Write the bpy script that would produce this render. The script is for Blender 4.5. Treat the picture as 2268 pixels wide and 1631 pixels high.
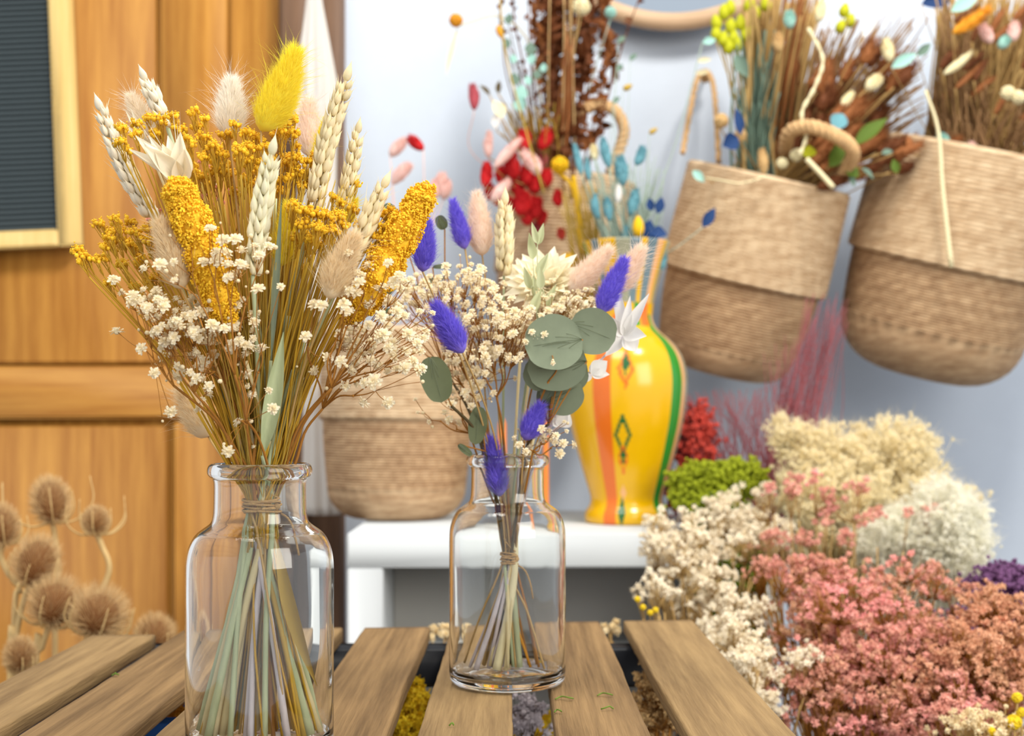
import bpy, math, random
import numpy as np
from mathutils import Vector
for o in list(bpy.data.objects): bpy.data.objects.remove(o)
SC = bpy.context.scene
COL = SC.collection
rng = np.random.default_rng(7)
random.seed(7)
PI = math.pi

# ---------------------------------------------------------------- camera, world, lights
ZC, F, HY = 0.955, 2900.0, 930.0            # eye height, focal length in pixels, horizon row
cd = bpy.data.cameras.new('camera'); cam = bpy.data.objects.new('camera', cd); COL.objects.link(cam)
cam.location = (0, 0, ZC); cam.rotation_euler = (PI/2, 0, 0)
cd.sensor_width = 36; cd.lens = F/2268*36; cd.shift_y = (HY-815.5)/2268
cd.clip_start = 0.02
cd.dof.use_dof = True; cd.dof.focus_distance = 0.84; cd.dof.aperture_fstop = 8.5
SC.camera = cam
SC.view_settings.view_transform = 'Standard'; SC.view_settings.look = 'None'
SC.view_settings.gamma = 1; SC.view_settings.use_curve_mapping = False
SC.view_settings.exposure = 0.14
SC.cycles.max_bounces = 16; SC.cycles.transmission_bounces = 14; SC.cycles.transparent_max_bounces = 16
SC.cycles.diffuse_bounces = 4; SC.cycles.glossy_bounces = 6
w = bpy.data.worlds.new('world'); SC.world = w; w.use_nodes = True
bgn = w.node_tree.nodes['Background']; bgn.inputs[0].default_value = (0.93, 0.96, 1.0, 1); bgn.inputs[1].default_value = 0.82
def area(name, loc, target, sx, sy, power, col):
    l = bpy.data.lights.new(name, 'AREA'); l.shape = 'RECTANGLE'; l.size = sx; l.size_y = sy; l.energy = power; l.color = col
    o = bpy.data.objects.new(name, l); COL.objects.link(o); o.location = loc
    o.rotation_euler = (Vector(target)-Vector(loc)).to_track_quat('-Z', 'Y').to_euler()
area('shop_window_light', (1.7, -0.9, 1.9), (0.0, 1.4, 0.9), 1.5, 1.8, 47, (1.0, 0.955, 0.87))
area('ceiling_light', (-0.5, 0.7, 2.7), (-0.1, 1.4, 0.8), 0.7, 0.7, 16, (1.0, 0.95, 0.86))
area('ceiling_spot_light', (0.7, 1.0, 2.7), (0.6, 2.4, 1.1), 0.35, 0.35, 22, (1.0, 0.95, 0.86))

# ---------------------------------------------------------------- helpers
def P(px, py, Y): return np.array([(px-1134.0)/F*Y, Y, ZC-(py-HY)/F*Y])
def lin(c):
    c = np.array(c[:3], float)/255.0
    return tuple(np.where(c <= 0.04045, c/12.92, ((c+0.055)/1.055)**2.4)) + (1.0,)
def nrm(v):
    v = np.asarray(v, float); return v/np.maximum(np.linalg.norm(v, axis=-1, keepdims=True), 1e-12)

class MB:
    def __init__(s): s.V = []; s.F3 = []; s.F4 = []; s.m3 = []; s.m4 = []; s.n = 0
    def add(s, V, *Fs, m=0):
        V = np.asarray(V, float).reshape(-1, 3)
        for Fx in Fs:
            Fx = np.asarray(Fx, int)
            if Fx.size == 0: continue
            mm = np.asarray(m) if np.ndim(m) else np.full(len(Fx), m)
            if Fx.shape[1] == 3: s.F3.append(Fx+s.n); s.m3.append(mm)
            else: s.F4.append(Fx+s.n); s.m4.append(mm)
        s.V.append(V); s.n += len(V); return s
    def mesh(s, name, mats, loc=(0, 0, 0), smooth=True):
        V = np.concatenate(s.V)-np.asarray(loc, float)
        f3 = np.concatenate(s.F3) if s.F3 else np.zeros((0, 3), int)
        f4 = np.concatenate(s.F4) if s.F4 else np.zeros((0, 4), int)
        mi = np.concatenate(s.m3+s.m4)
        me = bpy.data.meshes.new(name)
        me.vertices.add(len(V)); me.vertices.foreach_set('co', V.astype(np.float32).ravel())
        loops = np.concatenate([f3.ravel(), f4.ravel()])
        me.loops.add(len(loops)); me.loops.foreach_set('vertex_index', loops.astype(np.int32))
        npoly = len(f3)+len(f4); me.polygons.add(npoly)
        st = np.concatenate([np.arange(len(f3))*3, len(f3)*3+np.arange(len(f4))*4])
        me.polygons.foreach_set('loop_start', st.astype(np.int32))
        me.polygons.foreach_set('material_index', mi.astype(np.int32))
        me.polygons.foreach_set('use_smooth', np.full(npoly, bool(smooth)))
        for m_ in (mats if isinstance(mats, (list, tuple)) else [mats]): me.materials.append(m_)
        me.update(calc_edges=True); me.validate()
        return me
    def build(s, name, mats, parent=None, loc=None, smooth=True):
        if parent is not None: loc = parent['_loc'] if '_loc' in parent else (0, 0, 0)
        if loc is None: V = np.concatenate(s.V); loc = ((V[:, 0].min()+V[:, 0].max())/2, (V[:, 1].min()+V[:, 1].max())/2, V[:, 2].min())
        o = bpy.data.objects.new(name, s.mesh(name, mats, loc, smooth)); COL.objects.link(o)
        if parent is not None: o.parent = parent; o['_loc'] = loc
        else: o.location = loc; o['_loc'] = loc
        return o
def tag(o, label=None, cat=None, group=None, kind=None):
    if label: o['label'] = label
    if cat: o['category'] = cat
    if group: o['group'] = group
    if kind: o['kind'] = kind
    return o
def thing(name, label, cat, loc, group=None):
    o = bpy.data.objects.new(name, None); COL.objects.link(o); o.location = tuple(float(x) for x in loc)
    o['_loc'] = tuple(float(x) for x in loc); o.empty_display_size = 0.01
    return tag(o, label, cat, group)

# ---- shapes
def frames(T):
    ax = np.argmin(np.abs(T.mean(axis=-2)), axis=-1)
    ref = np.eye(3)[ax]
    ref = ref[..., None, :] if T.ndim == 3 else ref
    A = nrm(np.cross(T, ref)); B = np.cross(T, A); return A, B
def tubes(Pts, R, n=5):
    """Pts (N,K,3), R (N,K): swept tubes with closed ends"""
    Pts = np.asarray(Pts, float); R = np.asarray(R, float)
    if Pts.ndim == 2: Pts = Pts[None]; R = (np.full(Pts.shape[1], R) if R.ndim == 0 else R)[None]
    if R.ndim == 1: R = np.broadcast_to(R, Pts.shape[:2])
    if R.ndim == 0: R = np.full(Pts.shape[:2], float(R))
    T = nrm(np.gradient(Pts, axis=1)); A, B = frames(T)
    Pts = np.concatenate([Pts[:, :1], Pts, Pts[:, -1:]], 1); A = np.concatenate([A[:, :1], A, A[:, -1:]], 1); B = np.concatenate([B[:, :1], B, B[:, -1:]], 1)
    z = np.full((len(R), 1), 1e-5); R = np.concatenate([z, R, z], 1)
    N, K = R.shape; a = np.arange(n)*2*PI/n
    V = Pts[:, :, None]+R[:, :, None, None]*(A[:, :, None]*np.cos(a)[:, None]+B[:, :, None]*np.sin(a)[:, None])
    i = np.arange(n); j = (i+1) % n
    k = np.arange(K-1)[:, None]
    q = np.stack([k*n+i, k*n+j, (k+1)*n+j, (k+1)*n+i], -1).reshape(-1, 4)
    Fq = (np.arange(N)[:, None, None]*(K*n)+q).reshape(-1, 4)
    return V.reshape(-1, 3), Fq
def spline(ctrl, K=12):
    C = np.asarray(ctrl, float); C = np.concatenate([[2*C[0]-C[1]], C, [2*C[-1]-C[-2]]])
    n = len(C)-3; t = np.linspace(0, n-1e-6, K); i = t.astype(int); f = (t-i)[:, None]
    p0, p1, p2, p3 = C[i], C[i+1], C[i+2], C[i+3]
    return 0.5*((2*p1)+(-p0+p2)*f+(2*p0-5*p1+4*p2-p3)*f**2+(-p0+3*p1-3*p2+p3)*f**3)
def hairs(base, d, L, w_, bend=0.15, grav=None):
    """tapered, slightly bent blades"""
    N = len(base); d = nrm(d); L = np.broadcast_to(L, N)[:, None]; w_ = np.broadcast_to(w_, N)[:, None]
    s = nrm(np.cross(d, rng.normal(size=(N, 3)))); u = np.cross(d, s)*rng.normal(size=(N, 1))*bend
    g = 0 if grav is None else np.asarray(grav)
    p0 = base; p1 = base+d*L*0.5+(u*0.3+g*0.25)*L; p2 = base+d*L+(u+g)*L
    V = np.stack([p0-s*w_*.5, p0+s*w_*.5, p1-s*w_*.36, p1+s*w_*.36, p2], 1).reshape(-1, 3)
    b = np.arange(N)[:, None]*5
    return V, b+np.array([[2, 3, 4]]), b+np.array([[0, 1, 3, 2]])
def rotz_to(D, spin=None):
    D = nrm(D); N = len(D); r = nrm(rng.normal(size=(N, 3))) if spin is None else spin
    X = nrm(np.cross(r, D)); Y = np.cross(D, X); return np.stack([X, Y, D], -1)
def inst(T, loc, R, s):
    """T=(V,F3,F4); many copies of a template"""
    V, F3, F4 = T; N = len(loc); s = np.asarray(s, float)
    s = s[:, None, None] if s.ndim == 1 else (s if s.ndim == 0 else s[:, None, :])
    W = np.einsum('nij,nvj->nvi', R, V[None]*s)+loc[:, None]
    o = (np.arange(N)*len(V))[:, None, None]
    return W.reshape(-1, 3), (o+F3[None]).reshape(-1, 3), (o+F4[None]).reshape(-1, 4)
def lathe(prof, n=48, closed=False, ang0=0):
    prof = np.asarray(prof, float); K = len(prof); a = np.arange(n)*2*PI/n+ang0
    V = np.stack([prof[:, :1]*np.cos(a), prof[:, :1]*np.sin(a), np.repeat(prof[:, 1:], n, 1)], -1).reshape(-1, 3)
    i = np.arange(n); j = (i+1) % n; k = np.arange(K if closed else K-1)[:, None]; k2 = (k+1) % K
    q = np.stack([k*n+i, k*n+j, k2*n+j, k2*n+i], -1).reshape(-1, 4); return V, q
def box(x0, x1, y0, y1, z0, z1, b=0.0015):
    """box with chamfered long edges"""
    c = np.array([(x0+x1)/2, (y0+y1)/2, (z0+z1)/2]); h = np.array([x1-x0, y1-y0, z1-z0])/2; b = min(b, h.min()*.45)
    V = []; idx = {}
    for sx in (-1, 1):
        for sy in (-1, 1):
            for sz in (-1, 1):
                for ax in range(3):
                    p = (h-b)*np.array([sx, sy, sz]); p[ax] = h[ax]*(sx, sy, sz)[ax]; idx[(sx, sy, sz, ax)] = len(V); V.append(c+p)
    Q = []; T = []
    for ax in range(3):
        o = [a for a in range(3) if a != ax]
        for s in (-1, 1):
            r = []
            for (a, b_) in ((-1, -1), (1, -1), (1, 1), (-1, 1)):
                k = [0, 0, 0]; k[ax] = s; k[o[0]] = a; k[o[1]] = b_; r.append(idx[(*k, ax)])
            Q.append(r if s*(1 if ax != 1 else -1) > 0 else r[::-1])
        for a in (-1, 1):
            for b_ in (-1, 1):
                k = [0, 0, 0]; k[o[0]] = a; k[o[1]] = b_; k1 = k[:]; k1[ax] = -1; k2 = k[:]; k2[ax] = 1
                Q.append([idx[(*k1, o[0])], idx[(*k2, o[0])], idx[(*k2, o[1])], idx[(*k1, o[1])]])
    for sx in (-1, 1):
        for sy in (-1, 1):
            for sz in (-1, 1): T.append([idx[(sx, sy, sz, a)] for a in range(3)])
    return np.array(V), np.array(Q), np.array(T)
def boxm(mb, *a, m=0, **k): V, Q, T = box(*a, **k); mb.add(V, Q, T, m=m); return mb
def sphere_t(n=8, k=6):
    p = [(math.sin(PI*i/k), -math.cos(PI*i/k)) for i in range(k+1)]; p[0] = (1e-4, -1); p[-1] = (1e-4, 1)
    V, q = lathe(p, n); return V, np.zeros((0, 3), int), q
SPH = sphere_t(); SPL = sphere_t(6, 4)
def leaf(base, tip, width, normal, shape='lens', cup=0.2, bend=0.1, nu=10, nv=5, wob=0.0):
    base = np.asarray(base, float); tip = np.asarray(tip, float); ax = tip-base; L = np.linalg.norm(ax)
    n = nrm(np.asarray(normal, float)-ax*np.dot(normal, ax)/L**2); s = nrm(np.cross(ax, n))
    u = np.linspace(0, 1, nu)[:, None]; v = np.linspace(-1, 1, nv)[None]
    if shape == 'round': pr = np.sqrt(np.clip(1-(2*u-1)**2, 0, 1))**0.85
    elif shape == 'husk': pr = np.sin(PI*u**0.62)**0.9
    else: pr = np.sin(PI*u**0.85)
    pr = np.maximum(pr, 0.02)
    wv = 1+wob*np.sin(u*11+v*3)
    hw = width/2*pr*wv
    V = base+ax*u[..., None]+s*(v*hw)[..., None]+n*((cup*np.abs(v)**2*hw)+bend*L*4*u*(1-u)*0.5+0*v)[..., None]
    V = V.reshape(-1, 3); i = np.arange(nu-1)[:, None]; j = np.arange(nv-1)[None]
    q = np.stack([i*nv+j, i*nv+j+1, (i+1)*nv+j+1, (i+1)*nv+j], -1).reshape(-1, 4); return V, q
def petal_t(nlay, r=1.0, seed=0):
    """ruffled little double flower of unit radius, axis +z"""
    g = np.random.default_rng(seed); Vs = []; F3 = []; F4 = []; n = 0
    V, _, q = SPL; V = V*np.array([.45, .45, .45])+[0, 0, -.05]; Vs.append(V); F4.append(q); n += len(V)
    for (cnt, el, ln) in nlay:
        for i in range(cnt):
            a = 2*PI*i/cnt+g.uniform(-.3, .3)+el*3; e = el+g.uniform(-.15, .15)
            d = np.array([math.cos(a)*math.cos(e), math.sin(a)*math.cos(e), math.sin(e)]); s = np.array([-math.sin(a), math.cos(a), 0]); up = np.cross(d, s)
            L = ln*g.uniform(.85, 1.1); wd = .34
            pts = [d*.15, d*L*.6-s*wd*.7+up*.1, d*L*1.0-s*wd*.5-up*.12*g.uniform(-1, 1), d*L*1.08+up*.1*g.uniform(-1, 1), d*L*1.0+s*wd*.5-up*.12*g.uniform(-1, 1), d*L*.6+s*wd*.7+up*.1]
            Vs.append(np.array(pts)); F4 += [np.array([[n, n+1, n+2, n+3], [n, n+3, n+4, n+5]])]; n += 6
    return np.concatenate(Vs)*r, np.zeros((0, 3), int), np.concatenate(F4)
FLORET = petal_t([(9, -.2, 1), (8, .35, .95), (6, .85, .85), (3, 1.3, .8)])
FLO_LO = petal_t([(6, 0, 1), (5, .8, .9)])
def bud_t():
    p = [(1e-4, -1), (.55, -.85), (.95, -.2), (.9, .35), (.55, .75), (.3, .72), (1e-4, .6)]
    V, q = lathe(p, 7); return V, np.zeros((0, 3), int), q
BUD = bud_t()
def lemma_t():
    p = [(1e-4, 0), (.10, .05), (.165, .22), (.17, .42), (.13, .62), (.07, .8), (.02, .98), (1e-4, 1.12)]
    V, q = lathe(p, 7); V[:, 1] *= .75; V[:, 1] += .10*V[:, 2]**2*0; return V, np.zeros((0, 3), int), q
LEM = lemma_t()

# ---- materials
def newmat(name):
    m = bpy.data.materials.new(name); m.use_nodes = True; nt = m.node_tree; b = nt.nodes['Principled BSDF']; return m, nt, b
def mat(name, col, rough=.65, var=.25, noise=0, nv=.3, nstretch=(1, 1, 1), trans=0.0, col2=None, spec=.3, sheen=0, objrand=False, metal=0, bump=0, bscale=400):
    m, nt, b = newmat(name); N = nt.nodes; L = nt.links
    b.inputs['Roughness'].default_value = rough; b.inputs['Specular IOR Level'].default_value = spec; b.inputs['Metallic'].default_value = metal
    if sheen: b.inputs['Sheen Weight'].default_value = sheen
    c = N.new('ShaderNodeMix'); c.data_type = 'RGBA'; c.inputs[6].default_value = lin(col); c.inputs[7].default_value = lin(col2 or col); c.inputs[0].default_value = 0
    src = None
    if noise:
        tc = N.new('ShaderNodeTexCoord'); mp = N.new('ShaderNodeMapping'); mp.inputs['Scale'].default_value = nstretch
        nz = N.new('ShaderNodeTexNoise'); nz.inputs['Scale'].default_value = noise; nz.inputs['Detail'].default_value = 6; nz.inputs['Roughness'].default_value = .65
        L.new(tc.outputs['Object'], mp.inputs[0]); L.new(mp.outputs[0], nz.inputs['Vector'])
        mr = N.new('ShaderNodeMapRange'); mr.inputs[1].default_value = .35; mr.inputs[2].default_value = .65; L.new(nz.outputs[0], mr.inputs[0]); src = mr.outputs[0]
        if col2: L.new(src, c.inputs[0])
    g = N.new('ShaderNodeNewGeometry')
    rnd = g.outputs['Random Per Island']
    if objrand: oi = N.new('ShaderNodeObjectInfo'); rnd = oi.outputs['Random']
    if col2 and not noise: L.new(rnd, c.inputs[0])
    hs = N.new('ShaderNodeHueSaturation'); L.new(c.outputs[2], hs.inputs['Color'])
    ma = N.new('ShaderNodeMath'); ma.operation = 'MULTIPLY_ADD'; ma.inputs[1].default_value = var; ma.inputs[2].default_value = 1-var*.55; L.new(rnd, ma.inputs[0])
    v = ma.outputs[0]
    if noise and not col2:
        m2 = N.new('ShaderNodeMath'); m2.operation = 'MULTIPLY_ADD'; m2.inputs[1].default_value = nv; L.new(src, m2.inputs[0]); m3 = N.new('ShaderNodeMath'); m3.operation = 'SUBTRACT'; L.new(v, m3.inputs[0]); m3.inputs[1].default_value = nv*.5; L.new(m3.outputs[0], m2.inputs[2]); v = m2.outputs[0]
    L.new(v, hs.inputs['Value']); L.new(hs.outputs[0], b.inputs['Base Color'])
    if bump:
        tc = N.new('ShaderNodeTexCoord'); nz = N.new('ShaderNodeTexNoise'); nz.inputs['Scale'].default_value = bscale
        mp = N.new('ShaderNodeMapping'); mp.inputs['Scale'].default_value = nstretch; L.new(tc.outputs['Object'], mp.inputs[0]); L.new(mp.outputs[0], nz.inputs['Vector'])
        bp = N.new('ShaderNodeBump'); bp.inputs['Strength'].default_value = bump; bp.inputs['Distance'].default_value = .002; L.new(nz.outputs[0], bp.inputs['Height']); L.new(bp.outputs[0], b.inputs['Normal'])
    if trans:
        tr = N.new('ShaderNodeBsdfTranslucent'); mx = N.new('ShaderNodeMixShader'); mx.inputs[0].default_value = trans
        L.new(hs.outputs[0], tr.inputs[0]); L.new(b.outputs[0], mx.inputs[1]); L.new(tr.outputs[0], mx.inputs[2]); L.new(mx.outputs[0], N['Material Output'].inputs[0])
    return m
def wood(name, c1, c2, along, scale=6, rough=.5, grain=.5, bump=.15):
    st = [14.0, 14.0, 14.0]; st[along] = .8
    return mat(name, c1, rough=rough, var=.0, noise=scale, nstretch=st, col2=c2, bump=bump, bscale=scale*4, spec=.3)

M = {}
M['cream_tail'] = mat('cream_tail', (255, 242, 220), .8, .2, trans=.35, sheen=.3)
M['beige_tail'] = mat('beige_tail', (246, 226, 188), .8, .25, trans=.35, sheen=.3)
M['white_tail'] = mat('white_tail', (255, 248, 236), .8, .15, trans=.35, sheen=.3)
M['pink_tail'] = mat('pink_tail', (255, 236, 218), .8, .15, trans=.35, sheen=.3)
M['yellow_tail'] = mat('yellow_tail', (255, 238, 74), .8, .2, trans=.35, sheen=.2)
M['purple_tail'] = mat('purple_tail', (138, 118, 232), .8, .3, trans=.3, sheen=.2)
M['wheat'] = mat('wheat', (248, 232, 188), .55, .25, trans=.15, noise=120, nv=.15)
M['wheat_green'] = mat('wheat_green', (240, 232, 196), .55, .25, trans=.15)
M['wheat_pale'] = mat('wheat_pale', (252, 242, 218), .55, .2, trans=.2)
M['mustard'] = mat('mustard', (244, 188, 30), .7, .4, col2=(250, 204, 50))
M['mustard_head'] = mat('mustard_head', (244, 186, 24), .75, .45, col2=(255, 212, 60))
M['olive_stem'] = mat('olive_stem', (204, 168, 66), .7, .4, col2=(168, 140, 60))
M['gold_stem'] = mat('gold_stem', (222, 178, 52), .7, .4, col2=(184, 138, 36))
M['brown_stem'] = mat('brown_stem', (182, 122, 44), .7, .35, col2=(144, 94, 36))
M['tan_stem'] = mat('tan_stem', (206, 172, 110), .7, .3, col2=(176, 140, 84))
M['green_stem'] = mat('green_stem', (214, 222, 180), .6, .25, col2=(180, 192, 150), noise=60, nstretch=(1, 1, .05), trans=.15)
M['straw'] = mat('straw', (244, 228, 180), .6, .25, col2=(226, 208, 156), noise=60, nstretch=(1, 1, .05), trans=.15)
M['lilac_stem'] = mat('lilac_stem', (206, 196, 200), .6, .2)
M['gyp'] = mat('gyp', (255, 248, 226), .7, .1, trans=.25, col2=(254, 238, 200))
M['gyp_warm'] = mat('gyp_warm', (252, 234, 192), .7, .15, trans=.25)
M['pink_gyp'] = mat('pink_gyp', (246, 178, 158), .7, .2, trans=.2)
M['euca'] = mat('euca', (124, 134, 110), .6, .15, noise=30, nv=.18, trans=.12)
M['euca_dark'] = mat('euca_dark', (96, 104, 72), .6, .15, noise=30, nv=.18, trans=.1)
M['white_petal'] = mat('white_petal', (250, 248, 244), .6, .08, trans=.3)
M['cream_petal'] = mat('cream_petal', (255, 246, 220), .6, .12, trans=.3, noise=40, nv=.12)
M['oat_green'] = mat('oat_green', (214, 218, 176), .6, .15, trans=.2)
M['twine'] = mat('twine', (190, 152, 96), .85, .3, noise=900, nv=.4)
M['white_paint'] = mat('white_paint', (206, 210, 212), .35, 0)
M['steel'] = mat('steel', (170, 172, 172), .35, 0, metal=.8)
M['black'] = mat('black', (24, 26, 32), .45, 0)
M['wall'] = mat('wall', (224, 234, 248), .8, 0, noise=14, nv=.03)
M['grey_back'] = mat('grey_back', (190, 188, 182), .7, 0)
M['slat'] = mat('slat', (156, 124, 82), .75, 0, noise=3.2, nstretch=(34, 1.2, 34), col2=(112, 86, 54), bump=.5, bscale=14)
M['slat2'] = mat('slat_worn', (164, 134, 90), .75, 0, noise=2.6, nstretch=(28, 1.5, 28), col2=(122, 96, 62), bump=.5, bscale=14)
M['oak'] = wood('door_wood', (200, 142, 62), (166, 108, 40), 2, 3.2)
M['oak_h'] = wood('door_wood_rail', (202, 146, 68), (170, 112, 46), 0, 3.2)
M['frame_oak'] = wood('frame_wood', (236, 204, 134), (220, 184, 110), 2, 4)
M['mirror_wood'] = wood('mirror_wood', (206, 176, 144), (186, 152, 118), 0, 4)
M['jamb'] = wood('jamb_wood', (128, 98, 76), (104, 78, 60), 2, 4)
M['felt'] = mat('felt', (74, 84, 88), .95, 0)
M['basket'] = mat('seagrass', (224, 198, 162), .8, .0, noise=22, nstretch=(1, 1, 5), col2=(186, 154, 118), bump=.4, bscale=90)
M['basket_low'] = mat('seagrass_base', (206, 174, 136), .8, .0, noise=22, nstretch=(1, 1, 5), col2=(164, 130, 96), bump=.4, bscale=90)
M['rope'] = mat('seagrass_rope', (212, 172, 122), .8, .2, noise=80, nv=.3)
M['mirror'] = mat('mirror_glass', (200, 210, 220), .03, 0, metal=1)
M['cloth'] = mat('white_cloth', (240, 236, 230), .8, 0, trans=.35)
M['teasel'] = mat('teasel', (150, 98, 52), .8, .4, col2=(104, 68, 38))
M['teasel_tip'] = mat('teasel_bristle', (224, 190, 138), .8, .3)
M['teasel_stem'] = mat('teasel_stem', (222, 188, 128), .7, .1, noise=30, nv=.2)
M['floor'] = mat('floor_boards', (96, 84, 74), .6, 0, noise=4, nstretch=(1, 8, 1), col2=(72, 62, 54))
def cm(name, c, **k):
    if name not in M: M[name] = mat(name, c, **{**dict(rough=.7, var=.3, trans=.1), **k})
    return M[name]
cm('red_head', (206, 30, 34)); cm('rose_head', (196, 90, 100)); cm('blush_head', (246, 206, 196)); cm('teal_head', (112, 168, 180)); cm('pale_teal', (160, 206, 194))
cm('navy_leaf', (30, 62, 112)); cm('ball_yellow', (240, 190, 20)); cm('rust_head', (158, 98, 54)); cm('dark_brown', (112, 62, 30)); cm('tan_head', (214, 178, 122))
cm('lime_pod', (190, 192, 30)); cm('leaf_green', (88, 112, 36)); cm('sage', (110, 134, 118)); cm('ivory', (244, 232, 188)); cm('amber', (232, 160, 40)); cm('burgundy', (166, 92, 98))
cm('coral', (200, 70, 56)); cm('moss', (150, 160, 24)); cm('moss_dark', (96, 112, 20)); cm('pink_bloom', (248, 172, 168), noise=16, col2=(216, 168, 130)); cm('salmon', (242, 184, 150), noise=18, col2=(214, 164, 124)); cm('purple_bloom', (118, 76, 118)); cm('yellow_bloom', (248, 214, 40))
cm('stem_teal', (168, 186, 170)); cm('stem_dark', (92, 78, 50)); cm('cream_fluff', (255, 247, 220), trans=.6, var=.06); cm('white_fluff', (255, 253, 242), trans=.6, var=.04); cm('gyp_bush', (255, 245, 222), trans=.3, var=.15)
cm('grass_green', (110, 140, 50)); cm('blue_plastic', (36, 84, 150)); cm('orange_wax', (240, 140, 60), var=0)
def glass(name, tint, bump=.04):
    m, nt, b = newmat(name); b.inputs['Base Color'].default_value = tint; b.inputs['Transmission Weight'].default_value = 1
    b.inputs['Roughness'].default_value = 0.0; b.inputs['IOR'].default_value = 1.48
    tc = nt.nodes.new('ShaderNodeTexCoord'); mp = nt.nodes.new('ShaderNodeMapping'); mp.inputs['Scale'].default_value = (1, 1, .35)
    nz = nt.nodes.new('ShaderNodeTexNoise'); nz.inputs['Scale'].default_value = 55; nz.inputs['Detail'].default_value = 1
    bp = nt.nodes.new('ShaderNodeBump'); bp.inputs['Strength'].default_value = bump*3; bp.inputs['Distance'].default_value = .002
    nt.links.new(tc.outputs['Object'], mp.inputs[0]); nt.links.new(mp.outputs[0], nz.inputs['Vector']); nt.links.new(nz.outputs[0], bp.inputs['Height']); nt.links.new(bp.outputs[0], b.inputs['Normal'])
    return m
M['glass'] = glass('jar_glass', (.968, .976, .962, 1))
def glaze(name, c): return mat(name, c, .18, 0, spec=.6, noise=5, nv=.1)
GL = [glaze('glaze_yellow', (232, 178, 6)), glaze('glaze_orange', (228, 112, 28)), glaze('glaze_green', (44, 142, 44)), glaze('glaze_grey', (160, 160, 136)), glaze('glaze_blue', (110, 132, 140)), glaze('glaze_dark_green', (40, 100, 50)), glaze('glaze_peach', (240, 180, 120))]

# ---------------------------------------------------------------- setting
YW = 2.45
tag(boxm(MB(), -2.6, 3.0, -1.2, 2.6, -.05, 0).build('floor', M['floor']), kind='structure')
def PX(px, Y): return (px-1134.0)/F*Y
def PZ(py, Y): return ZC-(py-HY)/F*Y
tag(boxm(MB(), PX(735, YW), 3.0, YW, YW+.1, 0, 2.8).build('wall_back', M['wall']), kind='structure')
# panelled wooden door with its frame, seen at the left
YD = 2.40
dl = PX(-420, YD)
door = thing('door_1', None, None, (dl, YD, 0)); door['kind'] = 'structure'
def dx(p): return PX(p, YD)
def dz(p): return PZ(p, YD)
boxm(MB(), dl, dx(625), YD, YD+.045, 0.02, 2.3, b=.003).build('door_back_board', M['oak'], door)
boxm(MB(), dx(358), dx(508), YD-.022, YD+.001, dz(812), 2.3, b=.006).build('door_stile', M['oak'], door)
boxm(MB(), dx(512), dx(622), YD-.014, YD+.001, 0.02, 2.3, b=.005).build('door_stile', M['oak'], door)
boxm(MB(), dx(388), dx(508), YD-.020, YD+.001, 0.02, dz(935), b=.006).build('door_stile', M['oak'], door)
boxm(MB(), dl, dx(508), YD-.022, YD+.001, dz(928), dz(812), b=.006).build('door_rail', M['oak_h'], door)
boxm(MB(), dl, dx(350), YD-.016, YD+.001, dz(806), 2.3, b=.008).build('door_panel', M['oak'], door)
boxm(MB(), dl, dx(372), YD-.012, YD+.001, 0.05, dz(944), b=.008).build('door_panel', M['oak'], door)
door.rotation_euler = (0, 0, 0)
mb = MB(); boxm(mb, dx(628), dx(690), YD-.05, YW+.06, 0, 2.8, b=.004); boxm(mb, dx(688), dx(757), YD-.02, YW+.06, 0, 2.8, b=.003)
tag(mb.build('trim_1', M['jamb']), kind='structure')

# letter board leaning against the door
lb = thing('letter_board', 'dark grooved letter board in a pale wooden frame hanging on the door', 'letter board', P(60, 553, 2.36))
def rotz2(V, c, a):
    V = V.copy(); x, z = V[:, 0]-c[0], V[:, 2]-c[2]; V[:, 0] = c[0]+x*math.cos(a)-z*math.sin(a); V[:, 2] = c[2]+x*math.sin(a)+z*math.cos(a); return V
yb = 2.35; cpt = P(178, 545, yb); k_ = yb/F; ang = math.radians(2.4)
def lbox(x0, x1, y0, y1, z0, z1, m_, name, b=.003):
    V, Q, T = box(cpt[0]+x0*k_, cpt[0]+x1*k_, y0, y1, cpt[2]+z0*k_, cpt[2]+z1*k_, b=b); mb = MB(); mb.add(rotz2(V, cpt, ang), Q, T); return mb.build(name, m_, lb)
lbox(-46, 0, yb-.01, yb+.02, 0, 900, M['frame_oak'], 'frame_stile'); lbox(-640, -46, yb-.01, yb+.02, 0, 38, M['frame_oak'], 'frame_rail')
mb = MB()
for i in range(72):
    z0 = 38+i*12.2; V, Q, T = box(cpt[0]-640*k_, cpt[0]-46*k_, yb-.001, yb+.012, cpt[2]+(z0+2.5)*k_, cpt[2]+(z0+9.7)*k_, b=.0026); mb.add(rotz2(V, cpt, ang), Q, T)
V, Q, T = box(cpt[0]-640*k_, cpt[0]-46*k_, yb+.010, yb+.018, cpt[2]+20*k_, cpt[2]+900*k_); mb.add(rotz2(V, cpt, ang), Q, T)
mb.build('grooved_felt_panel', M['felt'], lb)

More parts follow.
